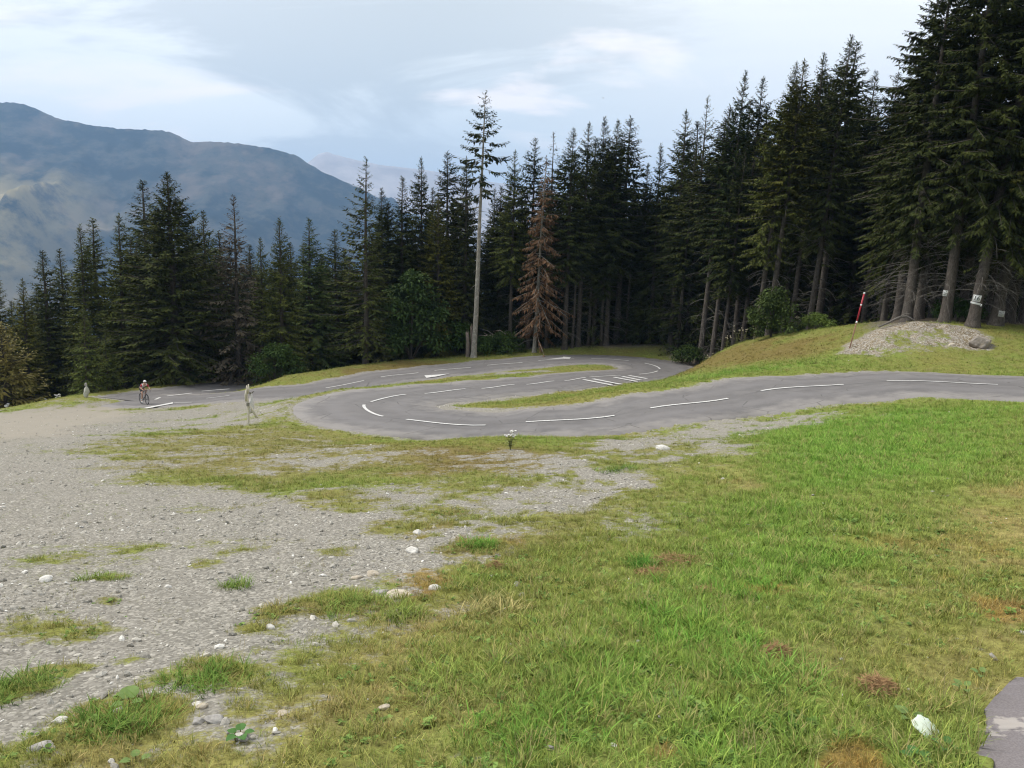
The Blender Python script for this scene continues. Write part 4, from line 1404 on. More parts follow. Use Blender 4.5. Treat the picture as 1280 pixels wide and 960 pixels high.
# ------------------------------------------------------------------ trunks, stumps, branch pile
MAT['stump'] = mat('stump_wood', rough=0.95, spec=0.1, build=m_bark((0.13, 0.10, 0.085), (0.24, 0.20, 0.17), 1.2))
p = place_x(585.5, 63.2)
st = empty('stump', tuple(p), (0, 0, 0), 'broken grey brown double stump against the foot of the bare pale trunk', 'stump')
r = np.random.default_rng(3)
for dx, h, rd in ((-0.08, 2.0, 0.15), (0.26, 2.5, 0.09)):
    m = MB()
    z = np.linspace(-0.3, h, 9)
    pts = np.column_stack([dx + 0.03 * np.sin(z * 2), 0.03 * np.cos(z * 3), z])
    m.tube(pts, rd * (1.25 - 0.25 * z / h), 9, True)
    for k in range(6):
        a = k * 1.05
        m.tube([(dx + rd * 0.7 * math.cos(a), rd * 0.7 * math.sin(a), h - 0.1), (dx + rd * 0.75 * math.cos(a), rd * 0.75 * math.sin(a), h + 0.08 + 0.22 * ((k * 37) % 5) / 5)], [0.035, 0.006], 4)
    m.build('stem', MAT['stump'], st, True)

p = place_x(627, 66.0)
pile = empty('branch_pile', tuple(p), (0, 0, 0), 'pale uprooted root and branch tangle lying by the forest edge', 'dead wood')
MAT['rawwood'] = mat('split_wood', rough=0.95, spec=0.1, build=m_speck((0.28, 0.21, 0.16), (0.48, 0.41, 0.35), 8, (0.2, 0.14, 0.10)))
m = MB()
for k in range(26):
    a, l = r.uniform(-0.6, 3.7), r.uniform(0.5, 1.5)
    b = np.array([r.uniform(-0.7, 0.7), r.uniform(-0.4, 0.4), r.uniform(0.6, 1.5)])
    e = b + np.array([math.cos(a) * l, r.normal(0, 0.4), math.sin(a) * l * 0.5])
    m.tube([b, (b + e) / 2 + r.normal(0, 0.12, 3), e], [0.05, 0.035, 0.012], 5)
m.build('root', MAT['rawwood'], pile, True)
m = MB()
m.sphere((0.1, 0, 1.05), (0.55, 0.4, 0.42), 10, 7)
m.v[0] = m.v[0] + r.normal(0, 0.06, m.v[0].shape)
m.build('root_ball', MAT['rawwood'], pile)
m = MB()
m.tube([(0.6, 0, 1.0), (1.3, 0.1, 1.5), (1.9, 0.1, 1.85), (2.4, 0.15, 1.75)], [0.06, 0.05, 0.035, 0.01], 6)
m.tube([(1.7, 0.1, 1.75), (2.2, 0.0, 1.4)], [0.025, 0.008], 5)
m.tube([(-0.5, 0, 1.2), (-1.2, 0.1, 1.7), (-1.9, 0.1, 1.9)], [0.06, 0.04, 0.01], 6)
m.build('branch', MAT['deadwood'], pile, True)

# curved fallen branch along the crest of the mound
def on_ground(px, py, dz=0.0):
    q = ground_px(px, py)
    return np.array([q[0], q[1], float(zfine(np.array([q[0]]), np.array([q[1]]))[0]) + dz])


pts = []
for px, D, h in ((1098, 37.2, 0.10), (1110, 37.2, 0.22), (1122, 37.2, 0.30), (1132, 37.2, 0.34), (1140, 37.1, 0.16), (1146, 37.0, 0.0)):
    q = place_x(px, D)
    pts.append(q + [0, 0, h])
m = MB()
m.tube(np.array(pts), [0.035, 0.05, 0.06, 0.06, 0.05, 0.03], 6)
m.tube([pts[2], pts[2] + [0.25, -0.2, 0.22], pts[2] + [0.5, -0.3, 0.20]], [0.03, 0.02, 0.008], 5)
tag(m.build('fallen_branch', MAT['deadwood'], None, True), 'curved grey fallen branch lying along the crest of the gravel mound', 'branch')


# ------------------------------------------------------------------ stones
def rock_mesh(name, seed, size, matl, sub=3, rough=0.22, flat=0.0, sink=0.3):
    import bmesh
    bm = bmesh.new()
    bmesh.ops.create_icosphere(bm, subdivisions=sub, radius=1.0)
    V = np.array([v.co[:] for v in bm.verts])
    r = np.random.default_rng(seed)
    for k in range(9):                                     # chop facets
        n = r.normal(0, 1, 3)
        n /= np.linalg.norm(n)
        d = r.uniform(0.55, 0.85)
        ex = V @ n - d
        V = V - np.outer(np.maximum(ex, 0) * 0.85, n)
    V = V * (1 + rough * (fbm(V[:, 0] * 2.2 + seed, V[:, 1] * 2.2 + V[:, 2] * 1.7, seed, 4) - 0.5)[:, None])
    V = V * np.asarray(size)
    for v, c in zip(bm.verts, V): v.co = c
    me = bpy.data.meshes.new(name)
    bm.to_mesh(me)
    bm.free()
    if matl: me.materials.append(matl)
    return me


MAT['stone_white'] = mat('white_stone', rough=0.85, build=m_speck((0.46, 0.44, 0.40), (0.66, 0.64, 0.59), 30))
MAT['stone_grey'] = mat('grey_stone', rough=0.9, build=m_speck((0.24, 0.225, 0.21), (0.40, 0.38, 0.35), 26, (0.30, 0.29, 0.27)))
MAT['stone_buff'] = mat('buff_stone', rough=0.9, build=m_speck((0.34, 0.29, 0.22), (0.52, 0.46, 0.37), 24))
MAT['boulder'] = mat('boulder_rock', rough=0.95, build=m_speck((0.19, 0.165, 0.14), (0.33, 0.29, 0.25), 6, (0.27, 0.23, 0.18)))
STONES = [
    (76, 901, 20, 0.50, 'white', 'pale elongated white stone lying in the gravel at the lower left'),
    (148, 889, 10, 0.8, 'white', 'small round white stone just below the plant with the big round leaf'),
    (271, 905, 25, 0.45, 'grey', 'pale grey slanting flat stone at the edge of the lower grass'),
    (247, 903, 14, 0.7, 'grey', 'rounded mid grey stone beside the slanting flat stone'),
    (247, 881, 11, 0.6, 'white', 'little white stone among the dark gravel patch below the grass clump'),
    (253, 884, 13, 0.6, 'buff', 'buff stone touching the little white stone in the dark gravel patch'),
    (140, 950, 8, 0.7, 'white', 'tiny white stone at the bottom edge between two grass clumps'),
    (353, 899, 13, 0.6, 'buff', 'pinkish buff stone in the yellow grass at the lower centre left'),
    (52, 938, 24, 0.5, 'grey', 'broad low grey stone near the lower left corner'),
    (306, 931, 14, 0.6, 'grey', 'grey stone beside a low round leaved plant near the bottom edge'),
    (498, 742, 36, 0.26, 'buff', 'large rugged pale rock slab showing between gravel and meadow grass'),
    (475, 739, 22, 0.35, 'grey', 'grey rugged rock left of the large pale slab'),
    (543, 734, 16, 0.5, 'white', 'whitish rock right of the large pale slab'),
    (516, 692, 16, 0.7, 'white', 'white two humped rock at the edge of the gravel above the slab'),
    (521, 668, 12, 0.6, 'white', 'white stone behind the two humped rock'),
    (466, 716, 16, 0.5, 'buff', 'yellowish flat stone left of the two humped rock'),
    (447, 718, 14, 0.5, 'buff', 'second yellowish flat stone, farther left at the gravel edge'),
    (616, 720, 9, 0.45, 'white', 'lone white stone out in the meadow grass right of the slab'),
    (828, 563, 17, 0.5, 'white', 'whitish rock in the gravel streak beside the near road'),
    (440, 772, 12, 0.5, 'grey', 'grey stone in the small gravel gap below the slab'),
    (58, 731, 14, 0.5, 'white', 'flat whitish stone alone in the left of the gravel lot'),
    (210, 732, 10, 0.6, 'white', 'small whitish stone in the middle of the gravel lot'),
    (337, 780, 12, 0.6, 'white', 'small pale stone near the grassy edge of the lot'),
    (1190, 431, 10, 0.6, 'buff', 'buff stone stuck in the right flank of the gravel mound'),
    (480, 888, 14, 0.5, 'buff', 'buff stone sunk in the grass near the bottom centre left'),
]
sg = random.Random(3)
for i, (px, py, w, fl, c, lab) in enumerate(STONES):
    q = on_ground(px, py)
    d = float(np.linalg.norm(q - np.array([0, 0, EYE])))
    s = w / F_PX * d / 2
    me = rock_mesh('stone', 100 + i, (s * 1.1, s * sg.uniform(0.6, 0.95), s * fl * 1.1), MAT['stone_' + c], 3, 0.3)
    o = link('stone', me)
    o.location = (q[0], q[1], q[2] + s * fl * 0.25)
    o.rotation_euler = (sg.uniform(-0.2, 0.2), sg.uniform(-0.2, 0.2), sg.uniform(-0.5, 0.5))
    tag(o, lab, 'stone', 'larger stones lying on the ground')
q = on_ground(1226, 431)
o = link('boulder', rock_mesh('boulder', 77, (0.60, 0.45, 0.36), MAT['boulder'], 4, 0.3))
o.location = (q[0], q[1], q[2] + 0.17)
o.rotation_euler = (0.0, 0.12, 0.1)
tag(o, 'rounded brown grey boulder at the right end of the gravel mound', 'boulder')
# weathered marker stone beside the road at the left
q = on_ground(108.5, 495.5)
mk = empty('marker_stone', tuple(q), (0, 0, 0), 'pale weathered marker stone standing in the grass at the left', 'marker stone')
o = link('stone_body', rock_mesh('stone_body', 55, (0.19, 0.15, 0.50), mat('lichened_stone', rough=0.95, build=m_speck((0.36, 0.35, 0.31), (0.54, 0.53, 0.47), 14, (0.40, 0.41, 0.33))), 3, 0.35), mk)
o.location = (0, 0, 0.40)
o.rotation_euler = (0, 0.05, 0.3)
o = link('stone_cap', rock_mesh('stone_cap', 56, (0.11, 0.10, 0.16), MAT['stone_grey'], 2, 0.3), mk)
o.location = (-0.01, 0, 0.88)

# ------------------------------------------------------------------ posts
MAT['post'] = mat('bleached_wood', rough=0.9, spec=0.15, build=m_bark((0.50, 0.45, 0.35), (0.68, 0.63, 0.52), 3, 0.2))
MAT['plastic'] = mat('torn_plastic', (0.52, 0.49, 0.52), 0.5, 0.4, build=m_speck((0.56, 0.53, 0.53), (0.72, 0.70, 0.70), 9))
q = on_ground(310.5, 530)
dd = q[1]
u = dd / F_PX                                              # metres per picture pixel there
pst = empty('wooden_post', tuple(q), (0, 0, 0), 'bleached wooden stake with a splayed brace and torn plastic, standing in the gravel lot', 'post')
m = MB()
z = np.linspace(-0.3, 50 * u, 12)
m.tube(np.column_stack([0.012 * np.sin(z * 4), 0 * z, z]), [0.040] * 10 + [0.036, 0.024], 8)
m.build('stake', MAT['post'], pst, True)
m = MB()
m.tube([(1.5 * u, 0.02, 26 * u), (5 * u, 0.05, 18 * u), (10 * u, 0.1, 9 * u), (11.5 * u, 0.12, 7.5 * u)], [0.045, 0.05, 0.04, 0.02], 7)
m.build('brace', MAT['post'], pst, True)
m = MB()
m.tube([(-1.5 * u, -0.04, 30 * u), (-1.8 * u, -0.05, 38 * u), (-0.5 * u, -0.04, 45 * u)], [0.028, 0.034, 0.02], 7)
m.tube([(1 * u, -0.02, 40 * u), (2.5 * u, -0.04, 46 * u), (2 * u, -0.02, 52 * u)], [0.026, 0.034, 0.016], 7)
m.build('splint', MAT['post'], pst, True)
m = MB()
m.tube([(2.5 * u, 0, 41 * u), (5 * u, 0.02, 40.5 * u), (8.5 * u, 0.03, 43 * u)], [0.025, 0.03, 0.012], 5)
m.build('twig', MAT['deadwood'], pst, True)
gx, gz = 7, 9
V = []
for b in range(gz):
    for a in range(gx):
        s, t = a / (gx - 1), b / (gz - 1)
        x0, x1 = (1.0 + 1 * t) * u, (3.2 + 3.6 * math.sin(math.pi * min(1, 0.25 + t * 0.6))) * u
        V.append((x0 + (x1 - x0) * s + r.normal(0, 0.01), 0.05 + 0.05 * math.sin(5 * s + 4 * t) + r.normal(0, 0.008), (41 - 27 * t) * u + r.normal(0, 0.012)))
Q = [(b * gx + a, b * gx + a + 1, (b + 1) * gx + a + 1, (b + 1) * gx + a) for b in range(gz - 1) for a in range(gx - 1)]
o = link('plastic_sheet', np_data('plastic_sheet', np.array(V), np.array(Q), MAT['plastic'], True), pst)
sm = o.modifiers.new('thickness', 'SOLIDIFY')
sm.thickness = 0.006
m = MB()
for k in range(3):
    a = np.linspace(0, 6.283, 14)
    m.tube(np.column_stack([0.01 + 0.055 * np.cos(a), 0.06 * np.sin(a), (24.5 + 1.4 * k) * u + 0 * a]), 0.008, 5, False)
m.build('wire_tie', mat('dark_wire', (0.07, 0.065, 0.05), 0.7), pst, True)

# red snow pole on the mound
MAT['pole_red'] = mat('faded_red_paint', rough=0.45, spec=0.4, build=m_speck((0.30, 0.012, 0.022), (0.40, 0.03, 0.045), 10))
MAT['pole_white'] = mat('white_reflector', (0.75, 0.75, 0.75), 0.4)
MAT['pole_wood'] = mat('reddish_worn_wood', rough=0.9, build=m_bark((0.22, 0.105, 0.07), (0.38, 0.23, 0.16), 3, 0.3))
q = on_ground(1062, 436)
sp = empty('snow_pole', tuple(q), (0, 0, 0), 'tall thin red snow pole with white bands leaning right on the gravel mound', 'snow pole')
sp.rotation_euler = (0.03, math.radians(9.5), 0)
u = q[1] / F_PX
LN = 71 * u


def rod(name, a, b, r0, r1, mt_, par):
    m = MB()
    m.tube([(0, 0, a * LN), (0, 0, (a + b) / 2 * LN), (0, 0, b * LN)], [r0, (r0 + r1) / 2, r1], 10)
    return m.build(name, mt_, par, True)


rod('shaft', -0.08, 0.55, 0.024, 0.029, MAT['pole_wood'], sp)
rod('red_sleeve', 0.44, 0.975, 0.034, 0.038, MAT['pole_red'], sp)
rod('white_band', 0.765, 0.79, 0.040, 0.040, MAT['pole_white'], sp)
rod('white_cap', 0.972, 1.0, 0.041, 0.036, MAT['pole_white'], sp)
rod('worn_patch', 0.45, 0.49, 0.037, 0.036, MAT['pole_white'], sp)

# ------------------------------------------------------------------ number plates fixed to the trunks
MAT['plate'] = mat('plate_white', rough=0.5, build=m_speck((0.60, 0.61, 0.59), (0.72, 0.73, 0.71), 12))
MAT['plate_dull'] = mat('plate_dull', rough=0.6, build=m_speck((0.40, 0.41, 0.39), (0.50, 0.50, 0.48), 12))
MAT['ink'] = mat('dark_ink', (0.03, 0.03, 0.03), 0.6)
MAT['ink_grey'] = mat('faded_ink', (0.22, 0.22, 0.22), 0.6)
MAT['arrow_green'] = mat('plate_grey_band', (0.5, 0.5, 0.48), 0.6)  # one even pale grey, not assigned to any object


def plate(name, px, py, D, w, h, tilt, label, matl, text=None, marks=False):
    c = at_depth(px, py, D)
    root = empty(name, tuple(c), (0, -tilt, -math.atan2(c[0], c[1])), label, 'sign')
    root.rotation_euler = Euler((0, tilt, -math.atan2(c[0], c[1])), 'XYZ')
    m = MB()
    m.box((0, 0, 0), (w, 0.012, h))
    m.build('board', matl, root)
    m = MB()
    for x, zz, ww, hh in ((0, h / 2 - 0.006, w, 0.012), (0, -h / 2 + 0.006, w, 0.012), (-w / 2 + 0.006, 0, 0.012, h), (w / 2 - 0.006, 0, 0.012, h)):
        m.box((x, -0.0075, zz), (ww + 0.006, 0.010, hh))
    m.build('rim', MAT['plate_dull'], root)
    if text:
        cu = bpy.data.curves.new('number', 'FONT')
        cu.body = text
        cu.size = h * 0.85
        cu.align_x = 'CENTER'
        cu.align_y = 'CENTER'
        cu.extrude = 0.002
        cu.offset = 0.001
        o = bpy.data.objects.new('number', cu)
        cu.materials.append(MAT['ink'])
        me = bpy.data.meshes.new_from_object(o)
        bpy.data.objects.remove(o)
        o = link('number', me, root)
        o.location = (0, -0.010, 0)
        o.rotation_euler = (math.pi / 2, 0, 0)
    if marks:
        m = MB()
        for k, (x, zz, ww, hh) in enumerate(((-0.05, 0.05, 0.10, 0.03), (0.03, 0.0, 0.13, 0.03), (-0.02, -0.06, 0.12, 0.03), (0.05, 0.09, 0.05, 0.03))):
            m.box((x * w / 0.25, -0.0075, zz * h / 0.3), (ww * w / 0.25, 0.005, hh))
        m.build('faded_print', MAT['ink_grey'], root)
    for s in (-1, 1):
        m = MB()
        m.tube([(0, -0.016, s * (h / 2 - 0.025)), (0, 0.03, s * (h / 2 - 0.025))], 0.008, 6)
        m.build('nail', MAT['ink_grey'], root)
    return root


plate('sign_plate', 1181.3, 366.4, 36.7, 0.20, 0.28, 0.10, 'small upright white plate with faded print on the left of the plate bearing trunks', MAT['plate'], marks=True)
plate('sign_plate', 1221, 372.8, 35.6, 0.34, 0.31, 0.16, 'largest white plate, numbered 16, on the leaning trunk', MAT['plate'], text='16')
sb = plate('sign_plate', 1219.3, 379.0, 35.55, 0.42, 0.10, 0.24, 'narrow white strip right under the large plate numbered 16', MAT['plate'])
m = MB()
m.box((0.25, 0, -0.03), (0.05, 0.012, 0.11))
m.build('tab', MAT['plate'], sb)
plate('sign_plate', 1251.8, 392.3, 35.9, 0.24, 0.28, 0.14, 'dull grey white plate with faded print, low on the trunk behind the boulder', MAT['plate_dull'], marks=True)


# ------------------------------------------------------------------ weeds with flowers, leafy plants, pale leaf, clumps
MAT['petal'] = mat('white_petals', (0.72, 0.70, 0.66), 0.6)
MAT['stalk'] = mat('weed_stalk', rough=0.7, build=m_speck((0.11, 0.13, 0.04), (0.20, 0.19, 0.07), 8))
MAT['seed'] = mat('seed_head', rough=0.9, build=m_speck((0.36, 0.31, 0.20), (0.52, 0.47, 0.36), 20))


def weed(px, py, h, n, label, headm, head=0.035, group='tall weeds along the grass edges', D=None):
    q = on_ground(px, py) if D is None else place_x(px, D)
    root = empty('flowering_weed', tuple(q), (0, 0, 0), label, 'wild flower', group)
    r = np.random.default_rng(int(px * 7 + py))
    ms, ml = MB(), MB()
    mh = MB()
    for k in range(n):
        a, sp_ = r.random() * 6.28, r.uniform(0.05, 0.30) * h
        e = np.array([math.cos(a) * sp_, math.sin(a) * sp_, h * r.uniform(0.72, 1.0)])
        ms.tube([(0, 0, -0.02), e * [0.35, 0.35, 0.6], e], [0.008, 0.006, 0.004], 4, False)
        for j in range(4):
            b = e * r.uniform(0.15, 0.7)
            V, T = sprays(b[None], np.array([[math.cos(a + j * 1.7), math.sin(a + j * 1.7), 0.4]]), np.array([0.16 * h + 0.05]), np.array([0.035]), 0.4, r)
            ml.add(V, T)
        for j in range(3):
            mh.sphere(e + r.normal(0, head * 0.6, 3), (head, head, head * 0.5), 7, 4)
    ms.build('stalk', MAT['stalk'], root)
    ml.build('leaf_tuft', MAT['stalk'], root)
    mh.build('flower_head', headm, root)
    return root


weed(638, 561, 0.38, 6, 'white flowering yarrow like weed at the grass edge of the near road', MAT['petal'], 0.026)
for px, D, h, lab in ((908, 47.5, 0.9, 'leftmost pale seed head weed on the bank below the two long bare stems'), (921, 46.8, 1.15, 'tall pale weed on the crest of the bank left of the round shrub'), (931, 46.6, 0.85, 'shorter pale weed beside the round shrub on the bank'),
                      (943, 45.8, 0.8, 'pale weed right under the round shrub on the bank'), (998, 44.4, 0.9, 'pale upright weed on the bank right of the round shrub'), (885, 50.5, 0.9, 'straw coloured weed where the bank meets the far hairpin'), (868, 52.5, 0.6, 'low straw coloured weed at the start of the bank')):
    weed(px, 430, h, 5, lab, MAT['seed'], 0.035, D=D)
for px, D, lab in ((72, 57.0, 'white flowered weed in the grass left of the marker stone'), (60, 57.4, 'white flowered weed second from the marker stone'), (10, 54.8, 'white flowered weed near the left picture edge')):
    weed(px, 490, 0.75, 6, lab, MAT['petal'], 0.07, D=D)

MAT['broad'] = mat('broad_leaf', rough=0.8, spec=0.08, build=m_speck((0.115, 0.175, 0.05), (0.17, 0.235, 0.085), 9))
MAT['broad_dark'] = mat('dark_broad_leaf', rough=0.8, spec=0.08, build=m_speck((0.055, 0.125, 0.035), (0.09, 0.18, 0.05), 9))
MAT['pale_leaf'] = mat('pale_felted_leaf', rough=0.8, spec=0.2, build=m_speck((0.50, 0.57, 0.47), (0.60, 0.66, 0.56), 14))


def leaf_mesh(name, L, Wd, curl, fold, matl, seed=0, rag=0.04, na=13, nb=9, heart=0.25):
    """an ovate leaf along +Y with midrib fold, curl and a lightly toothed margin"""
    r = np.random.default_rng(seed)
    V = []
    for a in range(na):
        t = a / (na - 1)
        w = Wd / 2 * (math.sin(math.pi * (0.06 + 0.94 * t) ** 0.75) ** 0.75 + 0.02) * (1 + r.normal(0, rag))
        for b in range(nb):
            s = 2 * b / (nb - 1) - 1
            y = L * t - heart * L * (s * s) * max(0, 0.3 - t)
            V.append((s * w, y, fold * abs(s) * w - curl * L * (t - 0.3) ** 2 + 0.012 * L * math.sin(9 * t + 5 * s) + (0.02 * L * math.sin(t * 30) * abs(s) ** 3)))
    Q = [(a * nb + b, a * nb + b + 1, (a + 1) * nb + b + 1, (a + 1) * nb + b) for a in range(na - 1) for b in range(nb - 1)]
    return np_data(name, np.array(V), np.array(Q), matl, True)


def leafy_plant(px, py, sizes, label, name='leafy_plant', seed=1, matn='broad'):
    q = on_ground(px, py)
    root = empty(name, tuple(q), (0, 0, 0), label, 'plant', 'broad leaved weeds in the grass')
    r = np.random.default_rng(seed)
    for k, (L, Wd, az, el) in enumerate(sizes):
        o = link('leaf', leaf_mesh('leaf', L, Wd, 0.35, 0.18, MAT[matn], seed * 31 + k), root)
        b = 0.015 + 0.25 * L
        o.location = (math.sin(-az) * 0.02, math.cos(az) * 0.02, b)
        o.rotation_euler = Euler((el, 0, az), 'XYZ')
        m = MB()
        m.tube([(0, 0, -0.02 - b), (0, 0.003, -b * 0.5), (0, 0, 0)], [0.004, 0.003, 0.003], 5, False)
        mo = m.build('stalk', MAT['stalk'], o)
        mo.rotation_euler = Euler((-el, 0, 0), 'XYZ')
    return root


leafy_plant(160, 884, [(0.078, 0.082, 0.3, 0.35), (0.05, 0.045, 2.2, 0.1), (0.045, 0.04, -1.5, 0.2)], 'plant with one big round pale green leaf in the lower left gravel', seed=3)
leafy_plant(300, 930, [(0.043, 0.040, 0.2, 0.2), (0.037, 0.033, 1.3, 0.2), (0.043, 0.040, 2.6, 0.15), (0.037, 0.033, -1.4, 0.2), (0.037, 0.036, -2.5, 0.2)], 'low plant with several round dull green leaves near the bottom edge', seed=4, matn='broad_dark')
leafy_plant(170, 952, [(0.037, 0.033, 0.5, 0.3), (0.037, 0.033, 2.0, 0.2), (0.034, 0.033, -1.2, 0.2)], 'small leafy weed cut by the bottom edge in the gravel', seed=5)
leafy_plant(1138, 897, [(0.053, 0.050, 0.6, 0.3), (0.037, 0.033, 2.0, 0.2), (0.043, 0.033, -1.4, 0.25)], 'round leaf weed just above the pale fallen leaf', seed=6)
leafy_plant(1146, 952, [(0.043, 0.040, 0.0, 0.3), (0.043, 0.036, 1.2, 0.2), (0.040, 0.033, 2.7, 0.2), (0.043, 0.033, -1.3, 0.25), (0.037, 0.033, -2.4, 0.3)], 'dark green leafy weed below the pale fallen leaf', seed=7, matn='broad_dark')
leafy_plant(1205, 858, [(0.037, 0.033, 0.4, 0.5), (0.040, 0.030, 1.6, 0.4), (0.037, 0.030, -1.0, 0.5), (0.037, 0.033, 2.9, 0.3)], 'green leafy weed left of the pale patch at the path edge', seed=8)
leafy_plant(1228, 842, [(0.034, 0.033, 0.9, 0.4), (0.037, 0.030, -0.6, 0.4), (0.034, 0.026, 2.4, 0.3)], 'small leafy weed at the top corner of the path', seed=9)
leafy_plant(1182, 938, [(0.034, 0.030, 0.9, 0.4), (0.037, 0.030, -0.6, 0.4), (0.034, 0.026, 2.4, 0.3), (0.031, 0.026, -2.0, 0.2)], 'leafy weed between the pale fallen leaf and the path', seed=10, matn='broad_dark')
q = on_ground(1166, 921)
o = link('fallen_leaf', leaf_mesh('fallen_leaf', 0.125, 0.098, 0.55, -0.28, MAT['pale_leaf'], 12, 0.03, 17, 11, 0.1))
o.location = (q[0] - 0.045, q[1] + 0.05, q[2] + 0.062)
o.rotation_euler = Euler((math.radians(-22), math.radians(6), math.radians(-142)), 'XYZ')
sm = o.modifiers.new('thickness', 'SOLIDIFY')
sm.thickness = 0.0015
tag(o, 'large pale grey green fallen leaf lying on the grass beside the path corner', 'leaf')
MAT['rust'] = mat('rusty_dead_needles', rough=0.9, spec=0.1, build=m_speck((0.20, 0.115, 0.055), (0.36, 0.235, 0.12), 30))


def clump(px, py, w, h, label, n=500):
    q = on_ground(px, py)
    r = np.random.default_rng(px)
    a, d = r.random(n) * 6.283, np.sqrt(r.random(n)) * w
    P = np.stack([d * np.cos(a), d * np.sin(a) * 0.8, h * (1 - (d / w) ** 2) * r.uniform(0.4, 1, n) + 0.012], 1)
    b = r.random(n) * 6.283
    V, T = sprays(P, np.stack([np.cos(b), np.sin(b), r.normal(0, 0.35, n)], 1), r.uniform(0.03, 0.07, n), r.uniform(0.0025, 0.005, n), 0.1, r)
    o = link('needle_clump', np_data('needle_clump', V, T, MAT['rust']))
    o.location = tuple(q)
    tag(o, label, 'dead needles', 'rusty clumps in the grass')


clump(971, 822, 0.055, 0.05, 'small round rust brown clump of dead needles in lush grass', 600)
clump(1097, 862, 0.085, 0.045, 'wider rust orange clump of dead needles up and left of the pale fallen leaf', 800)
clump(620, 709, 0.07, 0.05, 'small rust coloured clump beside the lone white stone in the meadow', 400)
clump(848, 703, 0.22, 0.03, 'broad flat rust orange patch of dead needles beside a dark green tussock', 1100)
clump(815, 716, 0.13, 0.03, 'rust patch of dead needles just below the dark green tussock', 700)
clump(880, 744, 0.07, 0.03, 'rust clump of dead needles lower right of the dark green tussock', 500)

# ------------------------------------------------------------------ bird high in the sky
c = at_depth(753.8, 122.6, 330)
bd = MB()
bd.sphere((0, 0, 0), (0.24, 0.08, 0.075), 10, 7)
bd.sphere((0.25, 0, 0.03), (0.075, 0.055, 0.055), 8, 6)
bd.tube([(0.31, 0, 0.03), (0.38, 0, 0.02)], [0.02, 0.003], 5)
brd = empty('bird', tuple(c), (0, 0.1, 0.9), 'tiny dark bird flying high in the pale sky above the middle spruces', 'bird')
MAT['feather'] = mat('dark_feathers', rough=0.8, build=m_speck((0.02, 0.02, 0.022), (0.05, 0.05, 0.055), 20))
bd.build('body', MAT['feather'], brd, True)
for s in (-1, 1):
    m = MB()
    V = []
    for t, ch, z in ((0, 0.20, 0.03), (0.25, 0.22, 0.12), (0.45, 0.15, 0.13), (0.62, 0.03, 0.09)):
        V += [(ch / 2, s * t, z), (-ch / 2, s * t, z - 0.01), (-ch / 2, s * t, z - 0.02), (ch / 2, s * t, z - 0.015)]
    Q = [(4 * a + b, 4 * a + (b + 1) % 4, 4 * a + 4 + (b + 1) % 4, 4 * a + 4 + b) for a in range(3) for b in range(4)]
    m.add(V, None, Q)
    m.build('wing', MAT['feather'], brd)
m = MB()
m.add([(-0.2, -0.03, 0.01), (-0.2, 0.03, 0.01), (-0.42, 0.09, 0.0), (-0.42, -0.09, 0.0), (-0.2, -0.03, -0.01), (-0.2, 0.03, -0.01), (-0.42, 0.09, -0.008), (-0.42, -0.09, -0.008)], None, [(0, 1, 2, 3), (4, 7, 6, 5), (0, 4, 5, 1), (2, 6, 7, 3)])
m.build('tail', MAT['feather'], brd)


# ------------------------------------------------------------------ the cyclist and the bicycle
def skin(name, verts, edges, radii, matl, parent, root=0, sub=2):
    me = bpy.data.meshes.new(name)
    me.from_pydata([tuple(v) for v in verts], edges, [])
    o = link(name, me, parent)
    me.materials.append(matl)
    sk = o.modifiers.new('skin', 'SKIN')
    sk.use_smooth_shade = True
    for i, rr in enumerate(radii):
        rr = (rr, rr) if isinstance(rr, (int, float)) else rr
        me.skin_vertices[0].data[i].radius = rr
        me.skin_vertices[0].data[i].use_root = (i == root)
    if sub:
        ss = o.modifiers.new('smooth', 'SUBSURF')
        ss.levels = ss.render_levels = sub
    return o


HD = math.radians(-44)                                      # heading: to the right and towards the camera
fr = road_px(184.3, 505.6, 0.04)
hx = np.array([math.cos(HD), math.sin(HD)])
bx, by = fr[0] - hx[0] * 0.59, fr[1] - hx[1] * 0.59


def road_z(x, y):
    i = ((RS[:, 0] - x) ** 2 + (RS[:, 1] - y) ** 2).argmin()
    return RS[i, 2] + 0.03 - 0.02 * 0.3


bz = road_z(bx, by)
dz = road_z(fr[0], fr[1]) - road_z(bx - hx[0] * 0.41, by - hx[1] * 0.41)
pitch = -math.atan2(dz, 1.0)
MAT['tyre'] = mat('black_rubber', (0.02, 0.02, 0.02), 0.8)
MAT['rim'] = mat('dark_rim', (0.035, 0.035, 0.04), 0.35, metal=0.4)
MAT['frame'] = mat('dark_frame_paint', (0.03, 0.032, 0.038), 0.3, 0.5)
MAT['steel'] = mat('bike_metal', (0.4, 0.4, 0.42), 0.3, metal=1.0)
MAT['skin'] = mat('skin', rough=0.6, build=m_speck((0.42, 0.25, 0.18), (0.50, 0.31, 0.23), 12))


def m_jersey(g):
    P = g.coord('Object')
    sp_ = g.n('ShaderNodeSeparateXYZ')
    g.l(P, sp_.inputs[0])
    n = g.noise(P, 6, 2, 0.5)
    y = g.math('ABSOLUTE', sp_.outputs[1])
    c = g.mix(g.ramp(y, 0.145, 0.165), (0.70, 0.66, 0.66), (0.33, 0.02, 0.035))
    c = g.mix(g.ramp(n, 0.52, 0.56), c, (0.42, 0.03, 0.045))
    c = g.mix(g.ramp(y, 0.235, 0.26), c, (0.03, 0.03, 0.035))
    g.color(c)


MAT['jersey'] = mat('red_white_black_jersey', rough=0.7, build=m_jersey)
MAT['shorts'] = mat('black_lycra', (0.015, 0.015, 0.017), 0.6)
MAT['white'] = mat('white_gear', (0.75, 0.75, 0.74), 0.5)
MAT['dark'] = mat('dark_lens', (0.02, 0.02, 0.03), 0.2)

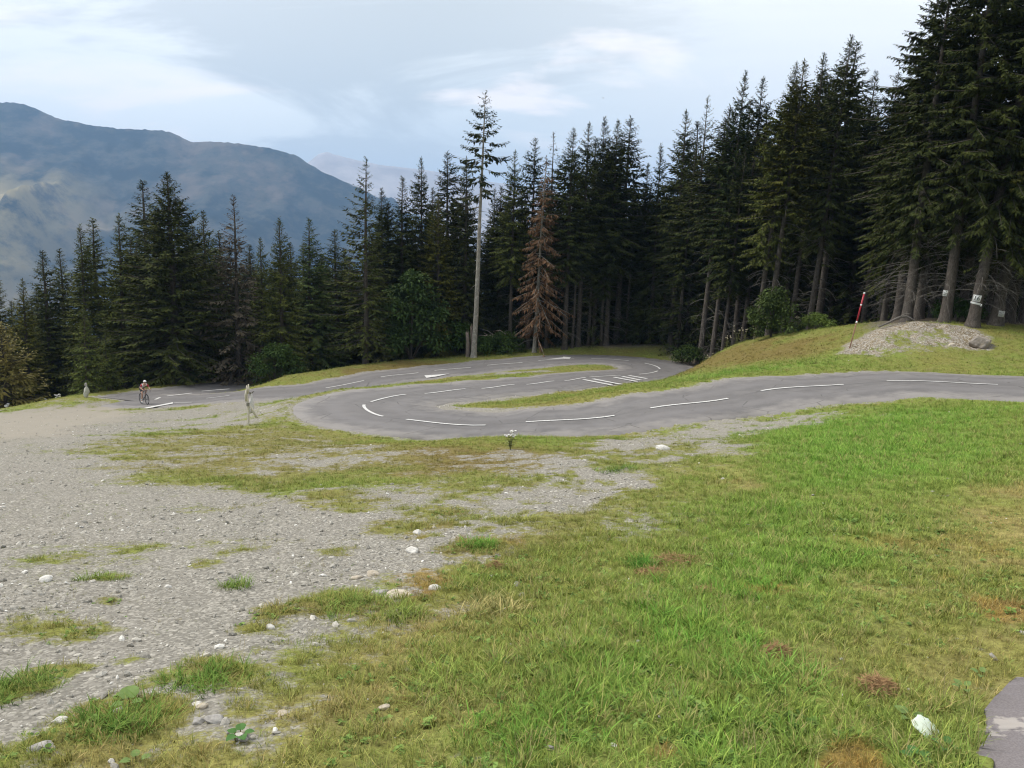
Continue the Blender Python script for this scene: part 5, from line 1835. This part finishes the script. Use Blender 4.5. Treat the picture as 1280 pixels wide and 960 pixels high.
bike = empty('bicycle', (bx, by, bz), (0, pitch, HD), 'black road bicycle ridden by the lone cyclist', 'bicycle')
for x in (-0.41, 0.59):
    a = np.linspace(0, 2 * math.pi, 33)
    m = MB()
    m.tube(np.column_stack([0.325 * np.cos(a), 0 * a, 0.325 * np.sin(a)]), 0.015, 7, False)
    wh = empty('wheel', (x, 0, 0.34))
    wh.parent = bike
    m.build('tyre', MAT['tyre'], wh, True)
    m = MB()
    m.tube(np.column_stack([0.296 * np.cos(a), 0 * a, 0.296 * np.sin(a)]), 0.018, 6, False)
    m.build('rim', MAT['rim'], wh, True)
    m = MB()
    for k in range(20):
        t = k * math.pi / 10
        m.tube([(0.02 * math.cos(t + 0.6), (-1) ** k * 0.03, 0.02 * math.sin(t + 0.6)), (0.285 * math.cos(t), 0, 0.285 * math.sin(t))], 0.0022, 3, False)
    m.build('spokes', MAT['steel'], wh)
    m = MB()
    m.tube([(0, -0.05, 0), (0, 0.05, 0)], 0.022, 8)
    if x > 0:
        m.tube([(0, 0.045, 0), (0, 0.050, 0)], 0.07, 14)
    m.build('hub', MAT['rim'], wh, True)
m = MB()
BBp, ST_, HT, HB, RA, FA = (0, 0, .27), (-0.17, 0, .80), (0.45, 0, .86), (0.49, 0, .72), (-0.41, 0, .34), (0.59, 0, .34)
for a, b, rr in ((BBp, ST_, .017), (ST_, HT, .016), (BBp, HB, .022), (HT, HB, .022)): m.tube([a, b], rr, 8)
for s in (-1, 1):
    m.tube([(0, s * .03, .27), (-0.41, s * .06, .34)], .010, 6)
    m.tube([(-0.165, s * .02, .76), (-0.41, s * .06, .34)], .009, 6)
m.build('frame', MAT['frame'], bike, True)
m = MB()
m.tube([HB, (0.50, 0, .69)], .02, 8)
for s in (-1, 1): m.tube([(0.50, 0, .69), (0.515, s * .045, .64), (0.56, s * .05, .46), (0.59, s * .05, .34)], [.018, .015, .012, .010], 7)
m.build('fork', MAT['frame'], bike, True)
m = MB()
m.tube([ST_, (-0.205, 0, .95)], .013, 8)
m.build('seat_post', MAT['frame'], bike, True)
m = MB()
m.tube([(-0.34, 0, .955), (-0.25, 0, .97), (-0.12, 0, .968), (-0.05, 0, .955)], [.05, .065, .03, .015], 8)
m.build('saddle', MAT['shorts'], bike, True)
m = MB()
m.tube([HT, (0.46, 0, .90), (0.54, 0, .92)], .016, 7)
m.tube([(0.54, -.20, .93), (0.54, 0, .925), (0.54, .20, .93)], .013, 7)
for s in (-1, 1):
    m.tube([(0.54, s * .20, .93), (0.60, s * .205, .935), (0.645, s * .205, .90), (0.63, s * .21, .83), (0.56, s * .215, .80), (0.50, s * .215, .80)], .013, 7)
m.build('handlebar', MAT['frame'], bike, True)
for s in (-1, 1):
    m = MB()
    m.tube([(0.60, s * .205, .94), (0.645, s * .205, .965), (0.665, s * .205, .99)], [.016, .018, .012], 7)
    m.tube([(0.655, s * .205, .95), (0.67, s * .21, .88), (0.66, s * .21, .83)], [.008, .007, .005], 5)
    m.build('brake_lever', MAT['shorts'], bike, True)
m = MB()
a = np.linspace(0, 2 * math.pi, 25)
m.tube(np.column_stack([.095 * np.cos(a), -0.045 + 0 * a, .27 + .095 * np.sin(a)]), .006, 5, False)
m.tube([(0, -.05, .27), (0.02, -.07, .10)], .011, 6)
m.tube([(0, .05, .27), (-0.02, .07, .44)], .011, 6)
m.tube([(0.0, -.045, .365), (-0.41, -.045, .38)], .004, 4)
m.tube([(0.0, -.045, .175), (-0.41, -.045, .30)], .004, 4)
m.build('crankset', MAT['steel'], bike, True)
for s, x, z in ((-1, .02, .10), (1, -.02, .44)):
    m = MB()
    m.box((x, s * .12, z), (.09, .08, .02))
    m.build('pedal', MAT['rim'], bike)

rider = empty('person', (bx, by, bz), (0, pitch, HD), 'cyclist in white helmet and red, white and black jersey leaning over the handlebar', 'person')
v, e, rad = [], [], []


def vv(p, rr, frm=None):
    v.append(p)
    rad.append(rr)
    if frm is not None: e.append((frm, len(v) - 1))
    return len(v) - 1


pel = vv((-.19, 0, 1.06), (.135, .105))
ab = vv((-.05, 0, 1.155), (.125, .095), pel)
ch = vv((.16, 0, 1.245), (.150, .10), ab)
nk0 = vv((.295, 0, 1.285), (.085, .075), ch)
nk = vv((.375, 0, 1.33), .052, nk0)
jaw = vv((.44, 0, 1.375), (.062, .068), nk)
hd = vv((.45, 0, 1.45), (.074, .092), jaw)
tp = vv((.44, 0, 1.52), (.066, .085), hd)
nose = vv((.547, 0, 1.405), .012, hd)
for s in (-1, 1):
    sh = vv((.27, s * .185, 1.255), .062, nk0)
    el_ = vv((.395, s * .255, 1.075), .042, sh)
    f1 = vv((.455, s * .24, 1.045), .040, el_)
    wr = vv((.565, s * .208, .985), .026, f1)
    pm = vv((.62, s * .205, .975), (.040, .020), wr)
    for k, (dx, dl) in enumerate(((.040, .030), (.044, .012), (.040, -.008), (.030, -.026))):
        k1 = vv((.62 + dx, s * (.205 - .0) + dl * 0.7, .972), .0095, pm)
        k2 = vv((.655 + dx * .3, s * .205 + dl * 0.9, .938), .0085, k1)
        vv((.635 + dx * .2, s * .205 + dl * 0.9, .920), .0075, k2)
    t1 = vv((.60, s * .175, .968), .011, pm)
    vv((.625, s * .170, .948), .009, t1)
    hp_ = vv((-.15, s * .095, 1.00), (.098, .095), pel)
    if s < 0:
        kn = vv((.20, s * .105, .70), .060, hp_)
        ca = vv((.10, s * .108, .52), .056, kn)
        an = vv((-.03, s * .11, .235), .036, ca)
        ft = vv((.06, s * .115, .145), (.036, .032), an)
        vv((.13, s * .118, .135), (.034, .022), ft)
    else:
        kn = vv((.285, s * .105, .92), .060, hp_)
        ca = vv((.17, s * .108, .775), .056, kn)
        an = vv((-.03, s * .11, .565), .036, ca)
        ft = vv((.05, s * .115, .485), (.036, .032), an)
        vv((.12, s * .118, .475), (.034, .022), ft)
skin('body', v, e, rad, MAT['skin'], rider, pel)
v2, e2, r2 = [], [], []


def sub_skin(name, chain, matl, sub=2):
    """chain: list of (point, radius, index of previous or None)"""
    skin(name, [c[0] for c in chain], [(c[2], i) for i, c in enumerate(chain) if c[2] is not None], [c[1] for c in chain], matl, rider, 0, sub)


J = [((-.17, 0, 1.08), (.145, .115), None), ((-.05, 0, 1.16), (.137, .107), 0), ((.16, 0, 1.25), (.162, .112), 1), ((.30, 0, 1.29), (.095, .085), 2)]
for s in (-1, 1):
    J.append(((.27, s * .187, 1.258), .072, 3))
    J.append(((.33, s * .222, 1.17), .060, len(J) - 1))
    J.append(((.385, s * .252, 1.09), .050, len(J) - 1))
sub_skin('jersey', J, MAT['jersey'])
S_ = [((-.20, 0, 1.05), (.145, .115), None), ((-.13, 0, 1.14), (.138, .112), 0)]
for s in (-1, 1):
    S_.append(((-.15, s * .095, 1.0), (.108, .104), 0))
    kz = (.11, s * .104, .79) if s < 0 else (.15, s * .104, .945)
    S_.append(((-.02 if s < 0 else 0, s * .10, .90 if s < 0 else .97), .088, len(S_) - 1))
    S_.append((kz, .072, len(S_) - 1))
sub_skin('shorts', S_, MAT['shorts'])
for s, an, ft, toe, cal in ((-1, (-.03, -.11, .24), (.06, -.115, .147), (.145, -.118, .137), (.035, -.11, .375)), (1, (-.03, .11, .57), (.05, .115, .487), (.135, .118, .477), (.045, .11, .66))):
    sub_skin('sock', [(cal, .052, None), (tuple((np.array(cal) + an) / 2), .047, 0), (an, .042, 1)], MAT['white'], 1)
    sub_skin('shoe', [((an[0] - .045, an[1], an[2] - .075), (.036, .034), None), (ft, (.043, .040), 0), (toe, (.038, .026), 1)], MAT['white'], 2)
m = MB()
OFS = np.array([.115, 0, -.18])
m.sphere((.325, 0, 1.668), (.135, .098, .095), 16, 10)
m.v[0] = m.v[0]
m.v[0][:, 2] = np.maximum(m.v[0][:, 2], 1.640)
hel = m.build('helmet', MAT['white'], rider, True, tuple(OFS))
m = MB()
for y in (-.05, 0, .05):
    m.tube([(.425, y, 1.715), (.36, y * 1.1, 1.757 - abs(y) * .3), (.27, y, 1.755 - abs(y) * .3)], [.006, .009, .006], 5)
m.build('vent', MAT['dark'], hel, True)
m = MB()
m.tube([(.37, -.075, 1.622), (.415, -.045, 1.618), (.425, 0, 1.616), (.415, .045, 1.618), (.37, .075, 1.622)], [.008, .016, .015, .016, .008], 7)
m.build('sunglasses', MAT['dark'], rider, True, tuple(OFS))
m = MB()
m.tube([(.405, -.022, 1.538), (.413, 0, 1.537), (.405, .022, 1.538)], [.004, .006, .004], 5)
m.build('mouth', mat('lips', (0.35, 0.13, 0.11), 0.6), rider, True, tuple(OFS))
for s in (-1, 1):
    m = MB()
    m.sphere((.325, s * .078, 1.60), (.020, .010, .030), 8, 6)
    m.build('ear', MAT['skin'], rider, True, tuple(OFS))


# ------------------------------------------------------------------ scattered cover: grass, pebbles
def scatter(name, P, rot, scl, idx, colr, protos, label):
    me = bpy.data.meshes.new(name)
    n = len(P)
    me.vertices.add(n)
    me.vertices.foreach_set('co', np.ascontiguousarray(P, np.float32).ravel())
    for nm, tp_, arr, fld in (('rot', 'FLOAT_VECTOR', rot, 'vector'), ('scl', 'FLOAT_VECTOR', scl, 'vector'), ('gcol', 'FLOAT_VECTOR', colr, 'vector')):
        a = me.attributes.new(nm, tp_, 'POINT')
        a.data.foreach_set(fld, np.ascontiguousarray(arr, np.float32).ravel())
    a = me.attributes.new('idx', 'INT', 'POINT')
    a.data.foreach_set('value', np.ascontiguousarray(idx, np.int32))
    o = link(name, me)
    ng = bpy.data.node_groups.new(name + '_scatter', 'GeometryNodeTree')
    ng.interface.new_socket('Geometry', in_out='INPUT', socket_type='NodeSocketGeometry')
    ng.interface.new_socket('Geometry', in_out='OUTPUT', socket_type='NodeSocketGeometry')
    N, L = ng.nodes.new, ng.links.new
    gi, go = N('NodeGroupInput'), N('NodeGroupOutput')
    iop = N('GeometryNodeInstanceOnPoints')
    L(gi.outputs[0], iop.inputs['Points'])
    jn = N('GeometryNodeJoinGeometry')
    g2i = []
    for pm_ in protos:
        po = bpy.data.objects.new(name + '_piece', pm_)
        oi = N('GeometryNodeObjectInfo')
        oi.inputs['Object'].default_value = po
        oi.inputs['As Instance'].default_value = False
        ti = N('GeometryNodeGeometryToInstance')
        L(oi.outputs['Geometry'], ti.inputs[0])
        g2i.append(ti)
    for ti in reversed(g2i): L(ti.outputs[0], jn.inputs[0])
    L(jn.outputs[0], iop.inputs['Instance'])
    iop.inputs['Pick Instance'].default_value = True

    def at(nm, tp_):
        x = N('GeometryNodeInputNamedAttribute')
        x.data_type = tp_
        x.inputs['Name'].default_value = nm
        return x.outputs['Attribute']
    L(at('idx', 'INT'), iop.inputs['Instance Index'])
    L(at('rot', 'FLOAT_VECTOR'), iop.inputs['Rotation'])
    L(at('scl', 'FLOAT_VECTOR'), iop.inputs['Scale'])
    L(iop.outputs[0], go.inputs[0])
    md = o.modifiers.new('scatter', 'NODES')
    md.node_group = ng
    return tag(o, label, None, None, 'stuff')


def tuft_mesh(seed, n, hmin, hmax, spread, width, lean):
    r = np.random.default_rng(seed)
    V, T, B = [], [], []
    k = 0
    for i in range(n):
        a, d = r.random() * 6.283, spread * math.sqrt(r.random())
        b = np.array([d * math.cos(a), d * math.sin(a), -0.01])
        h = r.uniform(hmin, hmax)
        az = a + r.normal(0, 0.9)
        ln = lean * r.uniform(0.3, 1.4)
        dr = np.array([math.cos(az), math.sin(az), 0])
        sd = np.array([-math.sin(az), math.cos(az), 0]) + r.normal(0, 0.4, 3) * [1, 1, 0]
        sd /= np.linalg.norm(sd)
        w = width * r.uniform(0.6, 1.2)
        bl = r.random()
        for t, ww in ((0, 0.8), (0.4, 1.0), (0.75, 0.7)):
            c = b + dr * h * ln * t ** 1.8 + np.array([0, 0, h * (t - 0.35 * ln * t ** 2.5)])
            V += [c - sd * w * ww / 2, c + sd * w * ww / 2]
            B += [bl, bl]
        V.append(b + dr * h * ln + np.array([0, 0, h * (1 - 0.35 * ln)]))
        B.append(bl)
        T += [(k, k + 1, k + 3), (k, k + 3, k + 2), (k + 2, k + 3, k + 5), (k + 2, k + 5, k + 4), (k + 4, k + 5, k + 6)]
        k += 7
    me = np_data('tuft', np.array(V), np.array(T), MAT['blade'])
    at = me.attributes.new('blade', 'FLOAT', 'POINT')
    at.data.foreach_set('value', np.array(B, np.float32))
    return me


def clover_mesh(seed, n):
    r = np.random.default_rng(seed)
    V, T, B = [], [], []
    k = 0
    for i in range(n):
        a, d = r.random() * 6.283, 0.05 * math.sqrt(r.random())
        c = np.array([d * math.cos(a), d * math.sin(a), r.uniform(0.015, 0.05)])
        tilt = r.normal(0, 0.35, 2)
        m = 7
        w = r.uniform(0.010, 0.02)
        V.append(c)
        for j in range(m):
            t = j * 6.283 / m
            p = np.array([math.cos(t) * w * 1.2, math.sin(t) * w, 0])
            p[2] = p[0] * tilt[0] + p[1] * tilt[1]
            V.append(c + p)
        T += [(k, k + 1 + j, k + 1 + (j + 1) % m) for j in range(m)]
        B += [r.random()] * (m + 1)
        k += m + 1
    me = np_data('tuft', np.array(V), np.array(T), MAT['blade'])
    at = me.attributes.new('blade', 'FLOAT', 'POINT')
    at.data.foreach_set('value', np.array(B, np.float32))
    return me


def polar_points(n0, rmin, rmax, k, half, seed):
    """random places, density n0 per m2 near, thinning with distance**-k beyond 5 m"""
    r = np.random.default_rng(seed)
    R = np.linspace(rmin, rmax, 2000)
    dens = n0 * np.minimum(1, (5.0 / R) ** k) * R * 2 * half
    cdf = np.concatenate([[0], np.cumsum((dens[1:] + dens[:-1]) / 2 * np.diff(R))])
    n = int(cdf[-1])
    rr = np.interp(r.random(n) * cdf[-1], cdf, R)
    a = r.uniform(-half, half, n)
    return np.sin(a) * rr, np.cos(a) * rr, rr, r


def scatter_grass():
    x, y, R, r = polar_points(1150, 1.6, 68, 1.6, math.radians(39), 5)
    cover, col, soil, clr, fo, dust = ground_cover(x, y)
    pd = np.full(len(x), -9.0)
    m = R < 9
    pd[m] = sdist(x[m], y[m], PATH)
    patch = sstep(fbm(x * 2.2, y * 2.2, 91, 3), 0.30, 0.62)
    prob = sstep(cover + (fbm(x * 3.2, y * 3.2, 99, 3) - 0.5) * 1.1, 0.18, 0.95) * (0.52 + 0.48 * patch)
    prob = np.maximum(prob, 0.07 * (1 - dust) * sstep(fbm(x * 0.7, y * 0.7, 103, 4), 0.40, 0.6))
    keep = (r.random(len(x)) < prob) & (clr > 0.05 + 0.1 * r.random(len(x))) & (pd < -0.01) & (r.random(len(x)) > fo * 0.85)
    x, y, R, col, cover, clr, fo = x[keep], y[keep], R[keep], col[keep], cover[keep], clr[keep], fo[keep]
    n = len(x)
    z = zfine(x, y)
    lush = np.clip((col[:, 1] / (col[:, 0] + 1e-6) - 1.0) / 0.9, 0, 1)
    tall = fbm(x * 1.1, y * 1.1, 93, 3)
    s = (0.55 + 0.55 * lush + 0.6 * np.clip(tall - 0.45, -0.2, 0.4)) * r.uniform(0.7, 1.25, n) * (0.32 + 0.68 * sstep(cover, 0.3, 1.0)) * 0.9
    s *= 1 + 0.9 * sstep(R, 7, 45)
    s = s * (1 + 0.9 * fo)
    rot = np.stack([r.normal(0, 0.10, n), r.normal(0, 0.10, n), r.uniform(0, 6.283, n)], 1)
    scl = np.stack([s * r.uniform(0.85, 1.25, n), s * r.uniform(0.85, 1.25, n), s * r.uniform(0.75, 1.15, n)], 1)
    idx = r.integers(0, 6, n)
    stk = (r.random(n) < 0.012 + 0.03 * fo) & (R < 40)
    idx[stk] = 8
    cl = (r.random(n) < 0.10 * sstep(fbm(x * 0.9 + 9, y * 0.9, 95, 3), 0.45, 0.6)) & (R < 9)
    idx[cl] = 6 + r.integers(0, 2, cl.sum())
    scl[cl] *= 0.7
    scl[stk] = scl[stk] * 0.5 + 0.5
    c = col * r.uniform(0.72, 1.3, (n, 1)) * (1 + r.normal(0, 0.05, (n, 3)))
    dry = r.random(n) < 0.16
    c[dry] = c[dry] * 0.4 + np.array([0.36, 0.29, 0.14]) * 0.6
    c[stk] = np.array([0.42, 0.35, 0.18]) * r.uniform(0.7, 1.2, (stk.sum(), 1))
    c[cl] = np.array([0.12, 0.20, 0.05]) * r.uniform(0.7, 1.25, (cl.sum(), 1))
    ex = []
    for px, py, rad, num, colr, hs in [(803, 706, .10, 34, (.07, .19, .03), 1.35), (596, 687, .13, 40, (.10, .23, .035), 1.5), (820, 775, .26, 46, (.12, .26, .04), 1.35), (880, 800, .26, 46, (.12, .27, .04), 1.35), (770, 850, .24, 36, (.13, .26, .04), 1.25),
                                       (900, 740, .30, 50, (.12, .27, .04), 1.35), (260, 848, .15, 40, (.11, .19, .04), 1.3), (150, 908, .12, 46, (.10, .17, .035), 1.3), (500, 768, .12, 30, (.17, .21, .05), 1.4), (440, 755, .2, 40, (.15, .21, .05), 1.3),
                                       (645, 655, .14, 26, (.30, .29, .09), 1.3), (770, 590, .25, 30, (.12, .19, .05), 1.6), (620, 760, .15, 26, (.36, .30, .14), 1.8), (960, 850, .2, 40, (.14, .25, .05), 1.5), (640, 935, .18, 30, (.12, .25, .04), 1.3), (560, 860, .2, 40, (.2, .25, .06), 1.5), (25, 858, .14, 36, (.11, .17, .04), 1.2), (128, 726, .12, 24, (.15, .2, .04), 1.0), (292, 733, .08, 22, (.12, .18, .04), 1.2), (700, 900, .22, 30, (.13, .26, .045), 1.25), (1030, 700, .3, 60, (.13, .26, .04), 1.5)]:
        q = ground_px(px, py)
        for k in range(num):
            a, d = r.random() * 6.283, rad * 1.35 * r.random() ** 0.7
            ex.append((q[0] + d * math.cos(a), q[1] + d * math.sin(a), *(np.array(colr) * r.uniform(0.75, 1.25)), hs * r.uniform(0.7, 1.2)))
    ex = np.array(ex)
    ne = len(ex)
    x, y, z = np.concatenate([x, ex[:, 0]]), np.concatenate([y, ex[:, 1]]), np.concatenate([z, zfine(ex[:, 0], ex[:, 1])])
    rot = np.vstack([rot, np.stack([r.normal(0, 0.15, ne), r.normal(0, 0.15, ne), r.uniform(0, 6.283, ne)], 1)])
    scl = np.vstack([scl, np.stack([ex[:, 5] * 0.8, ex[:, 5] * 0.8, ex[:, 5] * 0.52], 1)])
    idx = np.concatenate([idx, r.choice([0, 2, 4, 5], ne)])
    c = np.vstack([c, ex[:, 2:5] * 0.75 + np.array([0.16, 0.29, 0.05]) * 0.25])
    protos = [tuft_mesh(41, 18, 0.05, 0.11, 0.05, 0.0042, 0.55), tuft_mesh(42, 16, 0.04, 0.09, 0.055, 0.004, 0.8), tuft_mesh(43, 14, 0.06, 0.13, 0.045, 0.0045, 0.6),
              tuft_mesh(44, 20, 0.03, 0.07, 0.06, 0.0036, 0.9), tuft_mesh(45, 15, 0.05, 0.10, 0.05, 0.005, 1.0), tuft_mesh(46, 10, 0.07, 0.15, 0.04, 0.0036, 0.7), clover_mesh(47, 12), clover_mesh(48, 9), tuft_mesh(49, 4, 0.16, 0.30, 0.03, 0.0026, 0.35)]
    scatter('grass', np.stack([x, y, z], 1), rot, scl, idx, c, protos, 'short meadow grass, lush green to straw yellow, with clover')
    print('grass tufts', n)


def scatter_pebbles():
    x, y, R, r = polar_points(800, 1.6, 60, 1.4, math.radians(39), 6)
    cover, col, soil, clr, fo, dust = ground_cover(x, y)
    stony = fbm(x * 0.8, y * 0.8, 101, 4)
    prob = np.maximum(sstep(cover, 0.75, 0.2) * (0.25 + 0.9 * sstep(stony, 0.35, 0.62)) * (1 - 0.75 * dust), 0.02)
    prob = np.maximum(prob, soil * (0.12 + 0.5 * (stony > 0.52)))
    pd = np.full(len(x), -9.0)
    m = R < 9
    pd[m] = sdist(x[m], y[m], PATH)
    keep = (r.random(len(x)) < prob) & (clr > -0.05) & (pd < 0.0) & (fo < 0.7)
    x, y, R, soil = x[keep], y[keep], R[keep], soil[keep]
    n = len(x)
    z = zfine(x, y)
    s = 0.0052 * (r.pareto(2.3, n) + 0.8)
    s = np.clip(s, 0.004, 0.030) * (1 + 0.35 * sstep(R, 5, 30) + 0.5 * soil)
    rot = np.stack([r.normal(0, 0.5, n), r.normal(0, 0.5, n), r.uniform(0, 6.283, n)], 1)
    scl = np.stack([s, s * r.uniform(0.6, 1, n), s * r.uniform(0.4, 0.8, n)], 1)
    t = r.random((n, 1))
    c = np.array([0.24, 0.228, 0.20]) * (1 - t) + np.array([0.50, 0.475, 0.42]) * t
    wh = r.random(n) < 0.06
    c = c * (1 - 0.6 * soil[:, None]) + np.array([0.22, 0.195, 0.15]) * (0.6 * soil[:, None]) * r.uniform(0.7, 1.3, (n, 1))
    c[wh] = np.array([0.70, 0.68, 0.63])
    protos = [rock_mesh('pebble', 200 + k, (1.25, 1, 1), MAT['pebble'], 1, 0.3) for k in range(6)]
    scatter('gravel', np.stack([x, y, z + s * 0.12], 1), rot, scl, r.integers(0, 6, n), c, protos, 'loose grey and whitish gravel stones')
    print('pebbles', n)


scatter_grass()
scatter_pebbles()

# ------------------------------------------------------------------ air: the far mountains fade to blue
hz = bpy.data.materials.new('haze_air')
hz.use_nodes = True
hz.cycles.homogeneous_volume = True
nt = hz.node_tree
nt.nodes.clear()
ho = nt.nodes.new('ShaderNodeOutputMaterial')
hv = nt.nodes.new('ShaderNodeVolumePrincipled')
hv.inputs['Color'].default_value = (0.35, 0.60, 1.0, 1)
hv.inputs['Density'].default_value = 1.55e-4
hv.inputs['Anisotropy'].default_value = 0.1
nt.links.new(hv.outputs[0], ho.inputs['Volume'])
m = MB()
m.box((0, 1500, 250), (20000, 21000, 1700))
o = m.build('haze', hz)
tag(o, 'thin blue summer haze filling the valley air', None, None, 'stuff')
